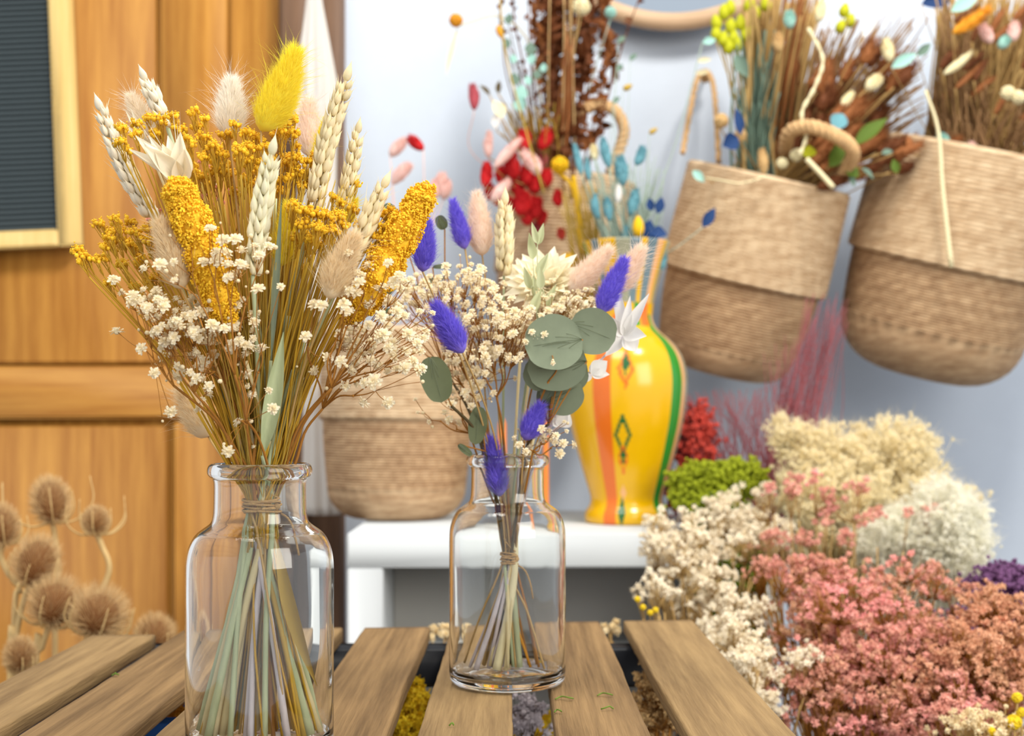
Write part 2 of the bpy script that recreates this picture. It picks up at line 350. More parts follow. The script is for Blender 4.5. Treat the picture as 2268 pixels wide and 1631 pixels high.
# hanging white cloth in front of the dark trim
n = 60; a = np.arange(n)*2*PI/n; rings = []
zz = [(-260, 6), (-60, 9), (10, 16), (90, 27), (180, 40), (260, 44), (330, 42), (450, 38), (600, 36), (800, 36), (1000, 38), (1120, 40), (1140, 36), (1142, 2)]
for (y_, r_) in zz:
    c = P(697+(y_-100)*.018, y_, 2.24); r = r_*2.24/F*(1+.16*np.sin(a*9)+.1*np.sin(a*5+y_*.01)); rings.append(np.stack([c[0]+r*np.cos(a), c[1]+.7*r*np.sin(a), np.full(n, c[2])], -1))
Vr = np.array(rings); K = len(zz); i = np.arange(n); k = np.arange(K-1)[:, None]
q = np.stack([k*n+i, k*n+(i+1) % n, (k+1)*n+(i+1) % n, (k+1)*n+i], -1).reshape(-1, 4)
tag(MB().add(Vr.reshape(-1, 3), q).build('hanging_cloth', M['cloth']), 'long white gathered cloth hanging in front of the dark door frame', 'cloth')

# round mirror with a wooden rim, high on the wall
mc = P(1490, -300, 2.40); mr = 350*2.40/F
mir = thing('round_mirror', 'round wall mirror with pale wooden rim at the top', 'mirror', (mc[0], mc[1], mc[2]-mr))
a = np.linspace(0, 2*PI, 97)
prof = [(mr-.018, -.0), (mr-.014, -.012), (mr, -.016), (mr+.012, -.010), (mr+.015, 0), (mr+.01, .02), (mr-.01, .02)]
V, q = lathe(prof, 96, closed=True); V = np.stack([V[:, 0]+mc[0], V[:, 2]+mc[1], V[:, 1]+mc[2]], -1); MB().add(V, q).build('rim', M['mirror_wood'], mir)
V, q = lathe([(mr, .004), (mr, .010), (1e-4, .010), (1e-4, .004)], 96, closed=True); V = np.stack([V[:, 0]+mc[0], V[:, 2]+mc[1], V[:, 1]+mc[2]], -1); MB().add(V, q).build('mirror_glass', M['mirror'], mir, smooth=False)

# ---------------------------------------------------------------- slatted table
tb = thing('slatted_table', 'weathered slatted wooden table top carrying the two glass jars', 'table', (-.1, 1.0, 0))
ZT = .75
slats = [(-.398, -.339, 1.245), (-.3214, -.2526, 1.275), (-.2320, -.168, 1.285), (-.1432, -.0825, 1.290), (-.0615, .0018, 1.305), (.0275, .0920, 1.325), (.1155, .1850, 1.335)]
for si, (x0, x1, y1) in enumerate(slats):
    ny = 50; ys = np.linspace(.62, y1, ny); t = .0135+rng.uniform(-.001, .001); rr = .0022
    cs = []
    for (cx, cz, a0) in ((x1-rr, ZT-rr, 0), (x0+rr, ZT-rr, PI/2), (x0+rr, ZT-t+rr, PI), (x1-rr, ZT-t+rr, 1.5*PI)):
        for da in np.linspace(0, PI/2, 4): cs.append((cx+rr*math.cos(a0+da), cz+rr*math.sin(a0+da)))
    cs = np.array(cs); n = len(cs)
    wob = np.cumsum(rng.normal(0, .00018, (ny, 2)), 0); R = np.zeros((ny, n, 3))
    R[:, :, 1] = ys[:, None]; R[:, :, 0] = cs[:, 0]; R[:, :, 2] = cs[:, 1]
    R[:, cs[:, 0] > (x0+x1)/2, 0] += wob[:, :1]; R[:, cs[:, 0] < (x0+x1)/2, 0] += wob[:, 1:]
    R[:, :, 2] += rng.normal(0, .00008, (ny, n)); R[-1, :, 1] += (cs[:, 0]-x0)*.08
    V = R.reshape(-1, 3); i = np.arange(n); k = np.arange(ny-1)[:, None]
    q = np.stack([k*n+i, k*n+(i+1) % n, (k+1)*n+(i+1) % n, (k+1)*n+i], -1).reshape(-1, 4)
    V = np.concatenate([V, R[0].mean(0)[None], R[-1].mean(0)[None]]); c0, c1 = ny*n, ny*n+1
    tr = np.array([[c0, (j+1) % n, j] for j in range(n)]+[[c1, (ny-1)*n+j, (ny-1)*n+(j+1) % n] for j in range(n)])
    MB().add(V, q, tr).build('slat', M['slat' if si % 2 else 'slat2'], tb)
for y0 in (.64, 1.255):
    boxm(MB(), -.398, .185, y0, y0+.03, ZT-.052, ZT-.0140, b=.003).build('cross_rail', M['black'], tb)
for x in (-.396, .16):
    for y in (.642, 1.257): boxm(MB(), x, x+.022, y, y+.026, 0, ZT-.05, b=.002).build('leg', M['black'], tb)

# green trimmings lying on the slats
for (x_, y_, l_) in ((1250, 1553, 40), (1340, 1545, 34), (1345, 1575, 28), (1000, 1612, 10), (1236, 1582, 16), (255, 1500, 14)):
    Yg = (ZC-ZT)*F/(y_-HY); c = P(x_-l_/2, y_, Yg); c[2] = ZT+.0012; s_ = l_/F*Yg; b_ = rng.uniform(-.004, .004)
    pts = spline([c, c+[s_*.35, b_, .0012], c+[s_*.7, -b_*.6, .0018], c+[s_, b_*.3, .0002]], 10)
    o = MB().add(*tubes(pts, .00055, 5)).build('grass_clipping', M['grass_green'])
    tag(o, 'tiny green grass clipping on the slats, in front of the right jar' if x_ > 1100 else ('tiny pale clipping near the front edge, left of the small jar' if x_ > 800 else 'tiny yellowish clipping lying on the slat at far left'), 'clipping', 'grass clippings on the slats' if x_ > 1100 else None)

# ---------------------------------------------------------------- white shelf unit
YS = 1.80; zs = PZ(1182, YS); shx0, shx1 = PX(768, YS), .365
sh = thing('shelf_unit', 'white shelf unit behind the jars, carrying basket and yellow vase', 'shelf', (0.1, 2.0, 0))
boxm(MB(), shx0, shx1, YS, 2.26, zs-.047, zs, b=.002).build('top_board', M['white_paint'], sh)
boxm(MB(), shx0, shx0+.050, YS+.001, 2.26, 0, zs-.0475, b=.002).build('side_panel', M['white_paint'], sh)
boxm(MB(), shx1-.05, shx1, YS+.001, 2.26, 0, zs-.0475, b=.002).build('side_panel', M['white_paint'], sh)
boxm(MB(), shx0+.0505, shx1-.0505, YS+.004, 1.95, PZ(1446, YS)-.012, PZ(1436, YS), b=.001).build('shelf_board', M['steel'], sh)
boxm(MB(), shx0+.0505, shx1-.0505, 1.955, 1.965, 0, zs-.048, b=.001).build('back_panel', M['grey_back'], sh)
ZSH = zs

# ---------------------------------------------------------------- woven baskets
def basket(name, label, loc, axis, R0, H, fold=.55, fold_out=.006, handles=(), roundb=.05, taper=.93, hr=None):
    """round seagrass belly basket; loc = bottom centre, axis = up direction"""
    t = thing(name, label, 'basket', loc)
    ax = nrm(np.array(axis, float)); sx = nrm(np.cross([0, 1, 0], ax)); sy = np.cross(ax, sx)
    Rm = np.stack([sx, sy, ax], -1); loc = np.asarray(loc, float)
    def put(V): return V@Rm.T+loc
    n = 150; rows = 60; prof = []
    prof.append((1e-4, 0.0))
    for i in range(6): prof.append((max(.01, (R0*taper-roundb)*(i+1)/6), 0.0))
    for i in range(8): b = (i+1)/8*PI/2; prof.append((R0*taper-roundb+roundb*math.sin(b), roundb-roundb*math.cos(b)))
    for i in range(rows*3):
        f = (i+1)/(rows*3); z = roundb+(H*fold-roundb)*f; r = R0*(taper+(1-taper)*math.sin(f*PI/2)); r += .0011*math.sin(f*rows*PI*.9)
        prof.append((r, z))
    prof = np.array(prof); V, q = lathe(prof, n)
    a = np.arctan2(V[:, 1], V[:, 0]); k = np.repeat(np.arange(len(prof)), n)
    rad = np.hypot(V[:, 0], V[:, 1]); wv = 1+.005*np.sin(a*36+(k//3 % 2)*PI)*(V[:, 2] > roundb*.3); V[:, 0] *= wv; V[:, 1] *= wv
    MB().add(put(V), q).build('basket_base', M['basket_low'], t)
    prof = []; R1 = R0+fold_out
    for i in range(rows*3):
        f = i/(rows*3); z = H*fold-.006+(H-H*fold)*f; r = R1*(1-.03*f); r += .0011*math.sin(f*rows*PI*.9); prof.append((r, z))
    prof = [(R0-.004, H*fold-.004), (R1-.003, H*fold-.011)]+prof+[(R1*.97-.004, H-.003), (R1*.965-.008, H-.02), (R0*.93, H*.5), (R0*.8, .03), (1e-4, .02)]
    V, q = lathe(np.array(prof), n); a = np.arctan2(V[:, 1], V[:, 0]); k = np.repeat(np.arange(len(prof)), n); wv = 1+.005*np.sin(a*36+(k//3 % 2)*PI); V[:, 0] *= wv; V[:, 1] *= wv
    MB().add(put(V), q).build('folded_top', M['basket'], t)
    for hi, pts in enumerate(handles):
        hs_ = hr[hi] if hr else .0045
        c = spline(pts, 60); T = nrm(np.gradient(c, axis=0)); A, B = frames(T); ph = np.linspace(0, 2*PI*9, 60)[:, None]
        mb = MB()
        for off in (0, 2*PI/3, 4*PI/3): mb.add(*tubes(c+hs_*.93*(A*np.cos(ph+off)+B*np.sin(ph+off)), hs_, 7))
        mb.build('handle', M['rope'], t)
    return t, put
YB = 2.27
basket('woven_basket', 'woven seagrass basket standing on the white shelf, left of the vase', (PX(878, 2.07), 2.07, ZSH+.001), (0.01, 0, 1), .117, .30, fold=.55)
bs1 = P(1594, 822, YB); at1 = P(1672, 392, YB); H1 = np.linalg.norm(at1-bs1)
basket('hanging_basket', 'tilted woven basket hanging on the wall, middle one above the vase', bs1, (at1-bs1)+np.array([0.014, -.07, 0]), .131, H1, fold=.50, fold_out=.011, taper=.90, roundb=.045, hr=(.0028, .0065),
       handles=[[P(1512, 340, 2.25), P(1528, 250, 2.3), P(1545, 175, 2.36), P(1562, 160, 2.38), P(1578, 180, 2.36), P(1586, 250, 2.3), P(1592, 360, 2.25)],
                [P(1738, 335, 2.12), P(1750, 292, 2.06), P(1795, 281, 2.03), P(1855, 303, 2.02), P(1889, 335, 2.03), P(1872, 375, 2.07), P(1830, 410, 2.12)]])
bs2 = P(2036, 828, YB); at2 = P(2125, 340, YB); H2 = np.linalg.norm(at2-bs2)
basket('hanging_basket', 'largest woven basket hanging on the wall at the right edge', bs2, (at2-bs2)+np.array([0.01, -.085, 0]),   .163, H2, fold=.52, fold_out=.010, taper=.95, roundb=.085)
bs3 = P(1235, 800, 2.28); at3 = P(1262, 400, 2.28)
basket('hanging_basket', 'half hidden woven basket behind the red and teal grasses', bs3, (at3-bs3), .115, np.linalg.norm(at3-bs3), fold=.5, taper=.9, roundb=.04,
       handles=[[P(1205, 375, 2.19), P(1225, 330, 2.19), P(1262, 262, 2.18), P(1320, 234, 2.18), P(1362, 245, 2.18), P(1382, 290, 2.19), P(1366, 345, 2.2), P(1352, 385, 2.2)]], hr=(.0056,))

# ---------------------------------------------------------------- yellow striped vase
YV = 1.99; vc = np.array([PX(1388, YV), YV, ZSH]); kv = YV/F
vz = thing('striped_vase', 'tall glossy yellow vase with green and orange stripes on the shelf', 'vase', vc)
pr = [(1172, 78), (1170, 90), (1158, 93), (1145, 90), (1132, 82), (1115, 80), (1080, 90), (1040, 102), (1000, 113), (950, 125), (900, 132), (860, 134), (825, 129), (795, 117), (770, 97), (752, 76), (738, 64), (725, 59), (712, 57), (690, 59), (660, 65), (630, 73), (600, 82), (570, 92), (556, 97), (553, 95), (560, 92), (600, 79), (660, 61), (712, 52), (740, 58), (780, 96), (860, 127), (1000, 105), (1120, 70), (1160, 60), (1160, .1)]
zb = PZ(1172, YV); cp = np.array([(r*kv, 0, (PZ(y, YV)-zb)) for y, r in pr]); pf = spline(cp, 190)[:, [0, 2]]; pf[:, 0] = np.maximum(pf[:, 0], 1e-4); pf[-1, 0] = 1e-4
V, q = lathe(pf, 200); iv = q[:, 0]; cz = V[q].mean(1); aa = np.degrees(np.arctan2(cz[:, 0], -cz[:, 1])); zz = PZ(0, YV); pyy = 1172-cz[:, 2]/kv
mi = np.zeros(len(q), int)
def sw(s, e, m_): mi[(aa > s) & (aa < e)] = m_
sw(-37, -20, 1); sw(42, 57, 2); sw(57, 64, 6); sw(64, 100, 3); sw(100, 112, 6); sw(-130, -100, 2); sw(-85, -65, 0); sw(-62, -50, 0); sw(130, 160, 1)
def motif(ya, yb_, xa, wd, col, ring=False):
    yc = (ya+yb_)/2; d = np.abs(pyy-yc)/((yb_-ya)/2)+np.abs(aa-xa)/wd; mi[(d < 1) & ((d > .55) if ring else True)] = col
motif(925, 1030, -9, 9, 5, True); motif(990, 1065, -9, 6, 1, True); motif(1005, 1040, -9, 3.5, 5); motif(790, 880, -6, 8, 1, True); motif(800, 850, -6, 4, 5); motif(1085, 1120, -10, 4, 6); motif(1110, 1175, -12, 6, 5)
up = pyy < 712
mi[up & (np.abs(aa) < 200)] = 0; up2 = pyy < 735
for s, e, m_ in ((-60, -45, 4), (-20, 0, 3), (0, 14, 4), (24, 40, 4), (40, 52, 6), (60, 75, 3), (-90, -75, 2)): mi[(pyy < 690) & (aa > s) & (aa < e)] = m_
for s, e, m_ in ((10, 24, 2), (26, 46, 1)): mi[(pyy >= 690) & (pyy < 740) & (aa > s) & (aa < e)] = m_
inner = np.repeat(np.arange(len(pf)-1), 200) > 190*.69; mi[inner] = 3
V = V+vc; MB().add(V, q, m=mi).build('vase_body', GL, vz)

# slender orange candles behind the right jar
for (x_, y0_, r_) in ((1209, 930, 7), (1112, 925, 11)):
    c = np.array([PX(x_, 1.93), 1.93, ZSH+.001]); r = r_*1.93/F; h = PZ(y0_, 1.93)-c[2]
    cn = thing('taper_candle', 'slim orange candle on the shelf, ' + ('right of the small jar neck' if x_ > 1150 else 'behind the small jar neck'), 'candle', c)
    V, q = lathe([(1e-4, 0), (r*1.1, 0), (r, .01), (r*.85, h-.01), (r*.4, h-.001), (1e-4, h)], 20); MB().add(V+c, q).build('wax', M['orange_wax'], cn)
    MB().add(*tubes(np.array([c+[0, 0, h-.002], c+[0, 0, h+.008]]), .0008, 5)).build('wick', M['dark_brown'], cn)

# ---------------------------------------------------------------- glass jars
J1 = np.array([PX(576, .81), .81, ZT]); J2 = np.array([PX(1124, 1.016), 1.016, ZT])
def jar(label, c):
    """thick pressed glass: outer wall, rolled lip, inner wall offset inwards"""
    o = [(.0300, .0022), (.0345, .0008), (.0400, .0010), (.0437, .0035), (.0450, .0080), (.0452, .0150)]
    o += [(.0452, z) for z in np.linspace(.03, .108, 6)]
    o += [(.0302+.0150*math.cos(t)**.9, .1130+.0255*math.sin(t)) for t in np.linspace(.05, 1.22, 9)]
    o += [(.0303, .1412), (.0288, .1450), (.0283, .1500), (.0281, .1580), (.0281, .1655), (.0288, .1685)]
    pf = spline([(r, 0, z) for r, z in o], 110)[:, [0, 2]]; T = nrm(np.gradient(pf, axis=0)); N_ = np.stack([T[:, 1], -T[:, 0]], 1)
    inn = pf-N_*.0024; keep = inn[:, 1] > .012; inn = inn[keep][::-1]
    lip = spline([(.0288, 0, .1690), (.0305, 0, .1697), (.0318, 0, .1716), (.0320, 0, .1742), (.0311, 0, .1767), (.0292, 0, .1780), (.0272, 0, .1774), (.0260, 0, .1752), (.0257, 0, .1715)], 30)[:, [0, 2]]
    bot = spline([tuple(inn[-1][[0, 0, 1]]*[1, 0, 1]), (.0405, 0, .0090), (.0370, 0, .0072), (.0300, 0, .0072), (.0180, 0, .0090), (.0001, 0, .0105)], 26)[1:, [0, 2]]
    pf = np.concatenate([[(1e-4, .0030), (.015, .0030), (.027, .0028)], pf, lip[1:], inn, bot]); pf[0, 0] = pf[-1, 0] = 1e-4
    V, q = lathe(pf, 128); V = V+c
    o = MB().add(V, q[:, ::1]).build('glass_jar', M['glass'], loc=tuple(c)); tag(o, label, 'jar'); return o
jar('nearest and larger looking clear glass jar holding the mustard bouquet', J1)
jar('clear glass jar further back holding the purple and white bouquet', J2)

# ---------------------------------------------------------------- dried stems
class Jar: pass
A1 = Jar(); A1.c = J1; A1.bind = P(580, 1122, .81); A1.rb = .0085; A1.lean = .003
A2 = Jar(); A2.c = J2; A2.bind = P(1128, 1240, 1.016); A2.rb = .0045; A2.lean = 0
def stem_pts(H, J, K=26, zmin=.012, btm=None, short=False):
    H = np.asarray(H, float); lat = (H-J.bind)[:2]; d = np.hypot(*lat)+1e-6
    zr = J.c[2]+.176
    a = rng.uniform(0, 2*PI); rb = J.rb*math.sqrt(rng.uniform(0, 1)); B = J.bind+[rb*math.cos(a), rb*math.sin(a), rng.uniform(-.002, .002)]
    f = max(0, (zr-B[2])/(H[2]-B[2])) if H[2] > zr else 0
    lr = np.array(B[:2])+lat*f*.9; off = lr-J.c[:2]; m = np.hypot(*off); lr = J.c[:2]+off*min(1, .0225/max(m, 1e-6)); R = np.array([lr[0], lr[1], zr])
    if btm is None:
        sp = -lat/d*rng.uniform(.006, .036)*(.35+min(1, d/.06)*.65)+rng.normal(0, .009, 2); m = np.hypot(*sp); sp *= min(1, .0365/max(m, 1e-6)); btm = np.array([J.c[0]+sp[0], J.c[1]+sp[1], J.c[2]+zmin+rng.uniform(0, .004)])
    pts = [H]
    if H[2] > zr+.02:
        mid = H*.5+R*.5; mid[2] += .004; mid[:2] += -lat*.05
        pts += [mid, R]
    if short: return spline(pts+[B, B+(btm-B)*rng.uniform(.08, .2)], K)
    pts += [B, B*.5+btm*.5+rng.normal(0, .0015, 3), btm]
    return spline(pts, K)
def add_stem(t, H, J, r, m_, name='stem', K=26, btm=None, r2=None, n=6):
    p = stem_pts(H, J, K, btm=btm); R = np.linspace(r, r2 or r*1.25, K)*(1+rng.normal(0, .04, K))
    return MB().add(*tubes(p, R, n)).build(name, m_, t)

def bunny(label, J, tip, base, wpx, Y, m_, nh=2600, sm=None, cat='grass', bow=0, Yb=None, awn=1.0, group=None, hl=.0085, srad=.0007):
    T = P(*tip, Y); Bs = P(*base, Yb or Y); ax = T-Bs; L = np.linalg.norm(ax); k = Y/F
    side = nrm(np.cross(ax, [0, 1, 0])); c = spline([Bs, Bs*.5+T*.5+side*bow*k, T], 24)
    t = thing('bunny_tail_grass', label, cat, (J.c[0], J.c[1], J.c[2]+.012) if J else Bs, group)
    u = np.linspace(0, 1, 24); rad = wpx*k*.5*.72*np.clip(np.sin(PI*np.clip(u, .0, 1)**.70), .03, 1)**.66*(1.08-.42*u)
    mb = MB(); mb.add(*tubes(c, rad, 14))
    Tn = nrm(np.gradient(c, axis=0)); A, B = frames(Tn)
    uu = rng.beta(1.1, 1.25, nh)*.97; ii = uu*23; i0 = ii.astype(int); f = (ii-i0)[:, None]; i1 = np.minimum(i0+1, 23)
    cp = c[i0]*(1-f)+c[i1]*f; rr = (rad[i0]*(1-f[:, 0])+rad[i1]*f[:, 0]); th = rng.uniform(0, 2*PI, nh)[:, None]
    nn = A[i0]*np.cos(th)+B[i0]*np.sin(th); tt = Tn[i0]
    d = nn*.62+tt*rng.uniform(.75, 1.3, (nh, 1))+rng.normal(0, .13, (nh, 3))
    mb.add(*hairs(cp+nn*rr[:, None]*.85, d, rng.uniform(.6, 1.15, nh)*hl*(1-.35*uu)*min(1.2, wpx*k/.016), .00034, .25))
    na = int(170*awn)
    if na:
        ia = rng.integers(1, 22, na); th = rng.uniform(0, 2*PI, na)[:, None]; nn = A[ia]*np.cos(th)+B[ia]*np.sin(th)
        d = nn*.8+Tn[ia]*rng.uniform(.5, 1.1, (na, 1)); mb.add(*hairs(c[ia]+nn*rad[ia][:, None]*.8, d, rng.uniform(.010, .019, na)*min(1.2, wpx*k/.016), .00022, .5))
    mb.build('seed_head', m_, t)
    if J: add_stem(t, Bs, J, srad, sm or M['tan_stem'])
    return t, Bs

def wheat(label, J, tip, base, wpx, Y, m_, Yb=None, bow=0, nsp=None, awn=.012, sm=None, srad=.0013, name='wheat_stalk', btm=None):
    T = P(*tip, Y); Bs = P(*base, Yb or Y); k = Y/F; ax = T-Bs; L = np.linalg.norm(ax)
    side = nrm(np.cross(ax, [0, 1, 0])); c = spline([Bs, Bs*.5+T*.5+side*bow*k, T], 60)
    t = thing(name, label, 'wheat', (J.c[0], J.c[1], J.c[2]+.012))
    ns = nsp or int(L/.0041); Tn = nrm(np.gradient(c, axis=0)); S = nrm(np.cross(Tn, [0, 1, 0])); Fr = np.cross(Tn, S)
    tw = rng.uniform(-.5, .5); loc = []; D = []; sc = []; sp = []
    w_ = wpx*k
    for i in range(ns):
        u = (i+.2)/ns*.94; j = int(u*59); sd = 1 if i % 2 else -1; env = math.sin(PI*min(1, .22+u*.66))**.6*(1-.35*u**4)
        s_ = S[j]*math.cos(tw)+Fr[j]*math.sin(tw); f_ = -S[j]*math.sin(tw)+Fr[j]*math.cos(tw)
        for (fs, out, up, q_) in ((0, .42, 1, 1.0), (.42, .24, 1, .95), (-.42, .24, 1, .95), (.8, .0, 1, .85), (-.8, .0, 1, .85)):
            d = s_*sd*out+Tn[j]*up+f_*fs*.42+rng.normal(0, .06, 3); loc.append(c[j]+s_*sd*w_*.10+f_*fs*w_*.2); D.append(d); sc.append(w_*.74*env*q_*rng.uniform(.9, 1.1)); sp.append(s_*sd+f_*fs)
    loc.append(c[-4]); D.append(Tn[-4]); sc.append(w_*.7); sp.append(S[-4])
    loc = np.array(loc); D = np.array(D); sc = np.array(sc); R = rotz_to(D, np.cross(nrm(D), nrm(np.array(sp))))
    mb = MB(); mb.add(*inst(LEM, loc, R, np.stack([sc*1.35, sc*1.35, sc], -1))); mb.add(*tubes(c, .0009, 5))
    if awn: ln = rng.uniform(.25, 1, len(loc))*awn; mb.add(*hairs(loc+nrm(D)*sc[:, None], D+rng.normal(0, .1, D.shape), ln, .0003, .2))
    mb.build('ear', m_, t); add_stem(t, Bs, J, srad, sm or M['green_stem'], r2=srad*1.4, btm=btm)
    return t

# --- left bouquet
bunny('big bright yellow bunny tail, tallest of the left bouquet', A1, (657, 104), (578, 290), 98, .81, M['yellow_tail'], 5200, bow=-9, hl=.0095, awn=1.6)
bunny('white bunny tail beside the big yellow one', A1, (513, 172), (508, 305), 74, .83, M['white_tail'], 3200, awn=1.4)
bunny('cream bunny tail between two wheat ears at upper left', A1, (288, 208), (330, 300), 52, .86, M['cream_tail'], 2200)
bunny('beige bunny tail at the left below the wheat', A1, (350, 488), (402, 640), 78, .775, M['beige_tail'], 4000, awn=.5, bow=-6)
bunny('blurred pale pink bunny tail right of the big yellow one', A1, (685, 215), (682, 345), 64, .93, M['pink_tail'], 2200)
bunny('slim yellow bunny tail behind the tallest wheat ear', A1, (722, 262), (700, 372), 36, .87, M['yellow_tail'], 1500)
bunny('beige bunny tail at the right front of the left bouquet', A1, (788, 520), (728, 662), 76, .765, M['beige_tail'], 4000, awn=.8, bow=4)
bunny('yellow bunny tail low behind the long grass blade', A1, (640, 448), (622, 590), 58, .80, M['yellow_tail'], 2400, awn=0)
bunny('small yellow bunny tail peeking beside the right wheat ear', A1, (788, 440), (762, 500), 34, .83, M['yellow_tail'], 1200)
bunny('blurred tan bunny tail low at the left, above the jar', A1, (398, 860), (462, 968), 86, .92, M['beige_tail'], 2400)
wheat('pale wheat ear leaning furthest left', A1, (219, 232), (342, 490), 58, .83, M['wheat_pale'], bow=8, awn=.012)
wheat('wheat ear in the middle front of the left bouquet', A1, (604, 330), (560, 610), 66, .775, M['wheat_green'], bow=4, awn=.006)
wheat('tallest cream wheat ear at the upper right', A1, (770, 165), (694, 465), 62, .82, M['wheat'], bow=6, awn=.006)
wheat('narrow wheat ear at the right edge of the mustard flowers', A1, (794, 285), (752, 492), 50, .83, M['wheat'], bow=-3, awn=.008)
wheat('short wheat ear leaning right with one dark awn', A1, (852, 408), (775, 580), 60, .80, M['wheat'], awn=.012)
wheat('loose bleached wheat ear at top left', A1, (320, 172), (372, 285), 52, .85, M['wheat_pale'], nsp=8, awn=.004)

# white oat husks, open fan
t = thing('oat_spray', 'bleached white oat husks fanned open at upper left', 'grass', (J1[0], J1[1], ZT+.012))
mb = MB(); ap = P(398, 398, .79)
for (x, y, w_, b_, dy) in ((300, 300, 30, .05, -.01), (318, 322, 34, .02, -.015), (342, 330, 38, 0, -.012), (360, 320, 32, 0, .004), (398, 296, 30, -.03, -.006), (408, 330, 36, -.06, -.01), (330, 300, 22, .03, .012), (285, 330, 18, .1, 0), (372, 300, 26, 0, .01)):
    tp = P(x, y, .79+dy); mb.add(*leaf(ap, tp, w_*.81/F*1.15, (rng.uniform(-.4, .4), -1, .1), 'husk', .9, b_, 14, 7)); mb.add(*leaf(ap+[.0008, .001, 0], tp+rng.normal(0, .001, 3), w_*.81/F, (rng.uniform(-.4, .4), 1, .1), 'husk', .9, -b_, 14, 7))
mb.add(*hairs(np.repeat(ap[None], 10, 0), np.array([P(rng.uniform(255, 420), rng.uniform(230, 320), .79)-ap for _ in range(10)]), .042, .0006, .1))
mb.build('husk', M['wheat_pale'], t); add_stem(t, ap, A1, .0009, M['straw'])
t = thing('oat_spray', 'fine white oat bristles sticking up at far left behind the husks', 'grass', (J1[0], J1[1], ZT+.012))
mb = MB(); ap = P(330, 330, .84)
for (x, y) in ((278, 245), (262, 262), (290, 240), (350, 250), (300, 262)): mb.add(*leaf(ap, P(x, y, .83), 14*.83/F, (rng.uniform(-.5, .5), -1, 0), 'husk', .6, .03, 10, 5))
mb.build('husk', M['wheat_pale'], t); add_stem(t, ap, A1, .0008, M['straw'])

# mustard millet heads
def millet(label, J, pts, wpx, Y, nb, group=None):
    t = thing('millet_head', label, 'flower', (J.c[0], J.c[1], J.c[2]+.012)); k = Y/F
    c = spline([P(x, y, Y+dy) for x, y, dy in pts], 60)[::-1]; u = np.linspace(0, 1, 60); rad = wpx*k*.5*(.60+.4*np.sin(PI*np.clip(u*1.05, 0, 1)**.8))*np.clip((1-u)*9, .25, 1)**.5*np.clip(u*6+.35, 0, 1)
    rad *= 1+.10*np.sin(u*23)+.06*np.sin(u*51)
    mb = MB(); mb.add(*tubes(c, rad*.80, 14)); Tn = nrm(np.gradient(c, axis=0)); A, B = frames(Tn)
    # lumps of tiny grains
    nl = nb//9; li = rng.integers(0, 59, nl); th = rng.uniform(0, 2*PI, nl)[:, None]; nn = A[li]*np.cos(th)+B[li]*np.sin(th); lc = c[li]+nn*rad[li][:, None]*.9+Tn[li]*rng.uniform(-.002, .002, (nl, 1))
    off = nrm(rng.normal(size=(nl, 9, 3)))*rng.uniform(.0007, .0022, (nl, 9, 1))+nn[:, None]*.0006; loc = (lc[:, None]+off).reshape(-1, 3); D = np.repeat(nn, 9, 0)+Tn[np.repeat(li, 9)]*.4+rng.normal(0, .3, (nl*9, 3))
    mb.add(*inst(BUD, loc, rotz_to(D), rng.uniform(.0005, .00085, nl*9)))
    nh = nb//3; ih = rng.integers(0, 59, nh); th = rng.uniform(0, 2*PI, nh)[:, None]; nn = A[ih]*np.cos(th)+B[ih]*np.sin(th)
    mb.add(*hairs(c[ih]+nn*rad[ih][:, None]*.8, nn+Tn[ih]*.8, rng.uniform(.002, .0055, nh), .00025, .2))
    mb.build('seed_head', M['mustard_head'], t); add_stem(t, c[0], J, .0012, M['gold_stem'])
millet('thick mustard millet head leaning left in front of the left bouquet', A1, [(390, 398, .0), (402, 440, 0), (428, 500, 0), (452, 560, .002), (480, 640, .005), (505, 720, .01)], 90, .775, 8000)
millet('mustard millet head pointing up right, beside the purple tails', A1, [(950, 412, 0), (925, 455, 0), (895, 510, 0), (860, 575, 0), (822, 640, .0), (790, 700, .01)], 80, .80, 6000)
millet('small mustard millet head leaning low at the right', A1, [(862, 545, .03), (835, 600, .02), (800, 660, .02), (765, 710, .02)], 56, .79, 3500)

# mustard umbel sprays
def umbel_spray(label, J, ums, m_=None, nb=17, sm=None):
    t = thing('mustard_flower_spray', label, 'flower', (J.c[0], J.c[1], J.c[2]+.012)); st = MB()
    for (x, y, r, Y) in ums:
        k = Y/F; C = P(x, y, Y); dn = nrm(J.bind-C); dn = nrm(dn+[0, 0, -.3]); node = C+dn*(r*k*2.0+.006)
        n_ = max(7, int(nb*(r/16)**1.3)); mb = MB(); heads = []
        for i in range(n_):
            a = i*2.399+rng.uniform(-.4, .4); q_ = math.sqrt((i+.3)/n_); o = np.array([math.cos(a)*q_*r*k*1.15, math.sin(a)*q_*r*k*1.15, 0]); e = C+o+[0, 0, (1-q_**2)*r*k*.55+rng.normal(0, .0012)]
            heads.append(e)
        heads = np.array(heads); D = heads-node
        mb.add(*inst(BUD, heads, rotz_to(D), rng.uniform(.0011, .0017, n_)))
        top = heads+nrm(D)*.0014; fl = np.repeat(top, 5, 0)+rng.normal(0, .0006, (n_*5, 3)); mb.add(*inst(SPL, fl, rotz_to(rng.normal(size=(n_*5, 3))), rng.uniform(.0003, .0006, n_*5)))
        mb.build('flower_cluster', M['mustard'], t)
        pd = np.stack([node+(heads-node)*f+rng.normal(0, .0004, heads.shape)*f*(1-f)*4+dn*(-.003)*f*(1-f) for f in np.linspace(0, 1, 5)], 1); st.add(*tubes(pd, .00026, 4))
        st.add(*tubes(stem_pts(node, J, 22, short=(rng.uniform() > .14)), np.linspace(.0005, .0008, 22), 5))
    st.build('stems', sm or M['gold_stem'], t); return t
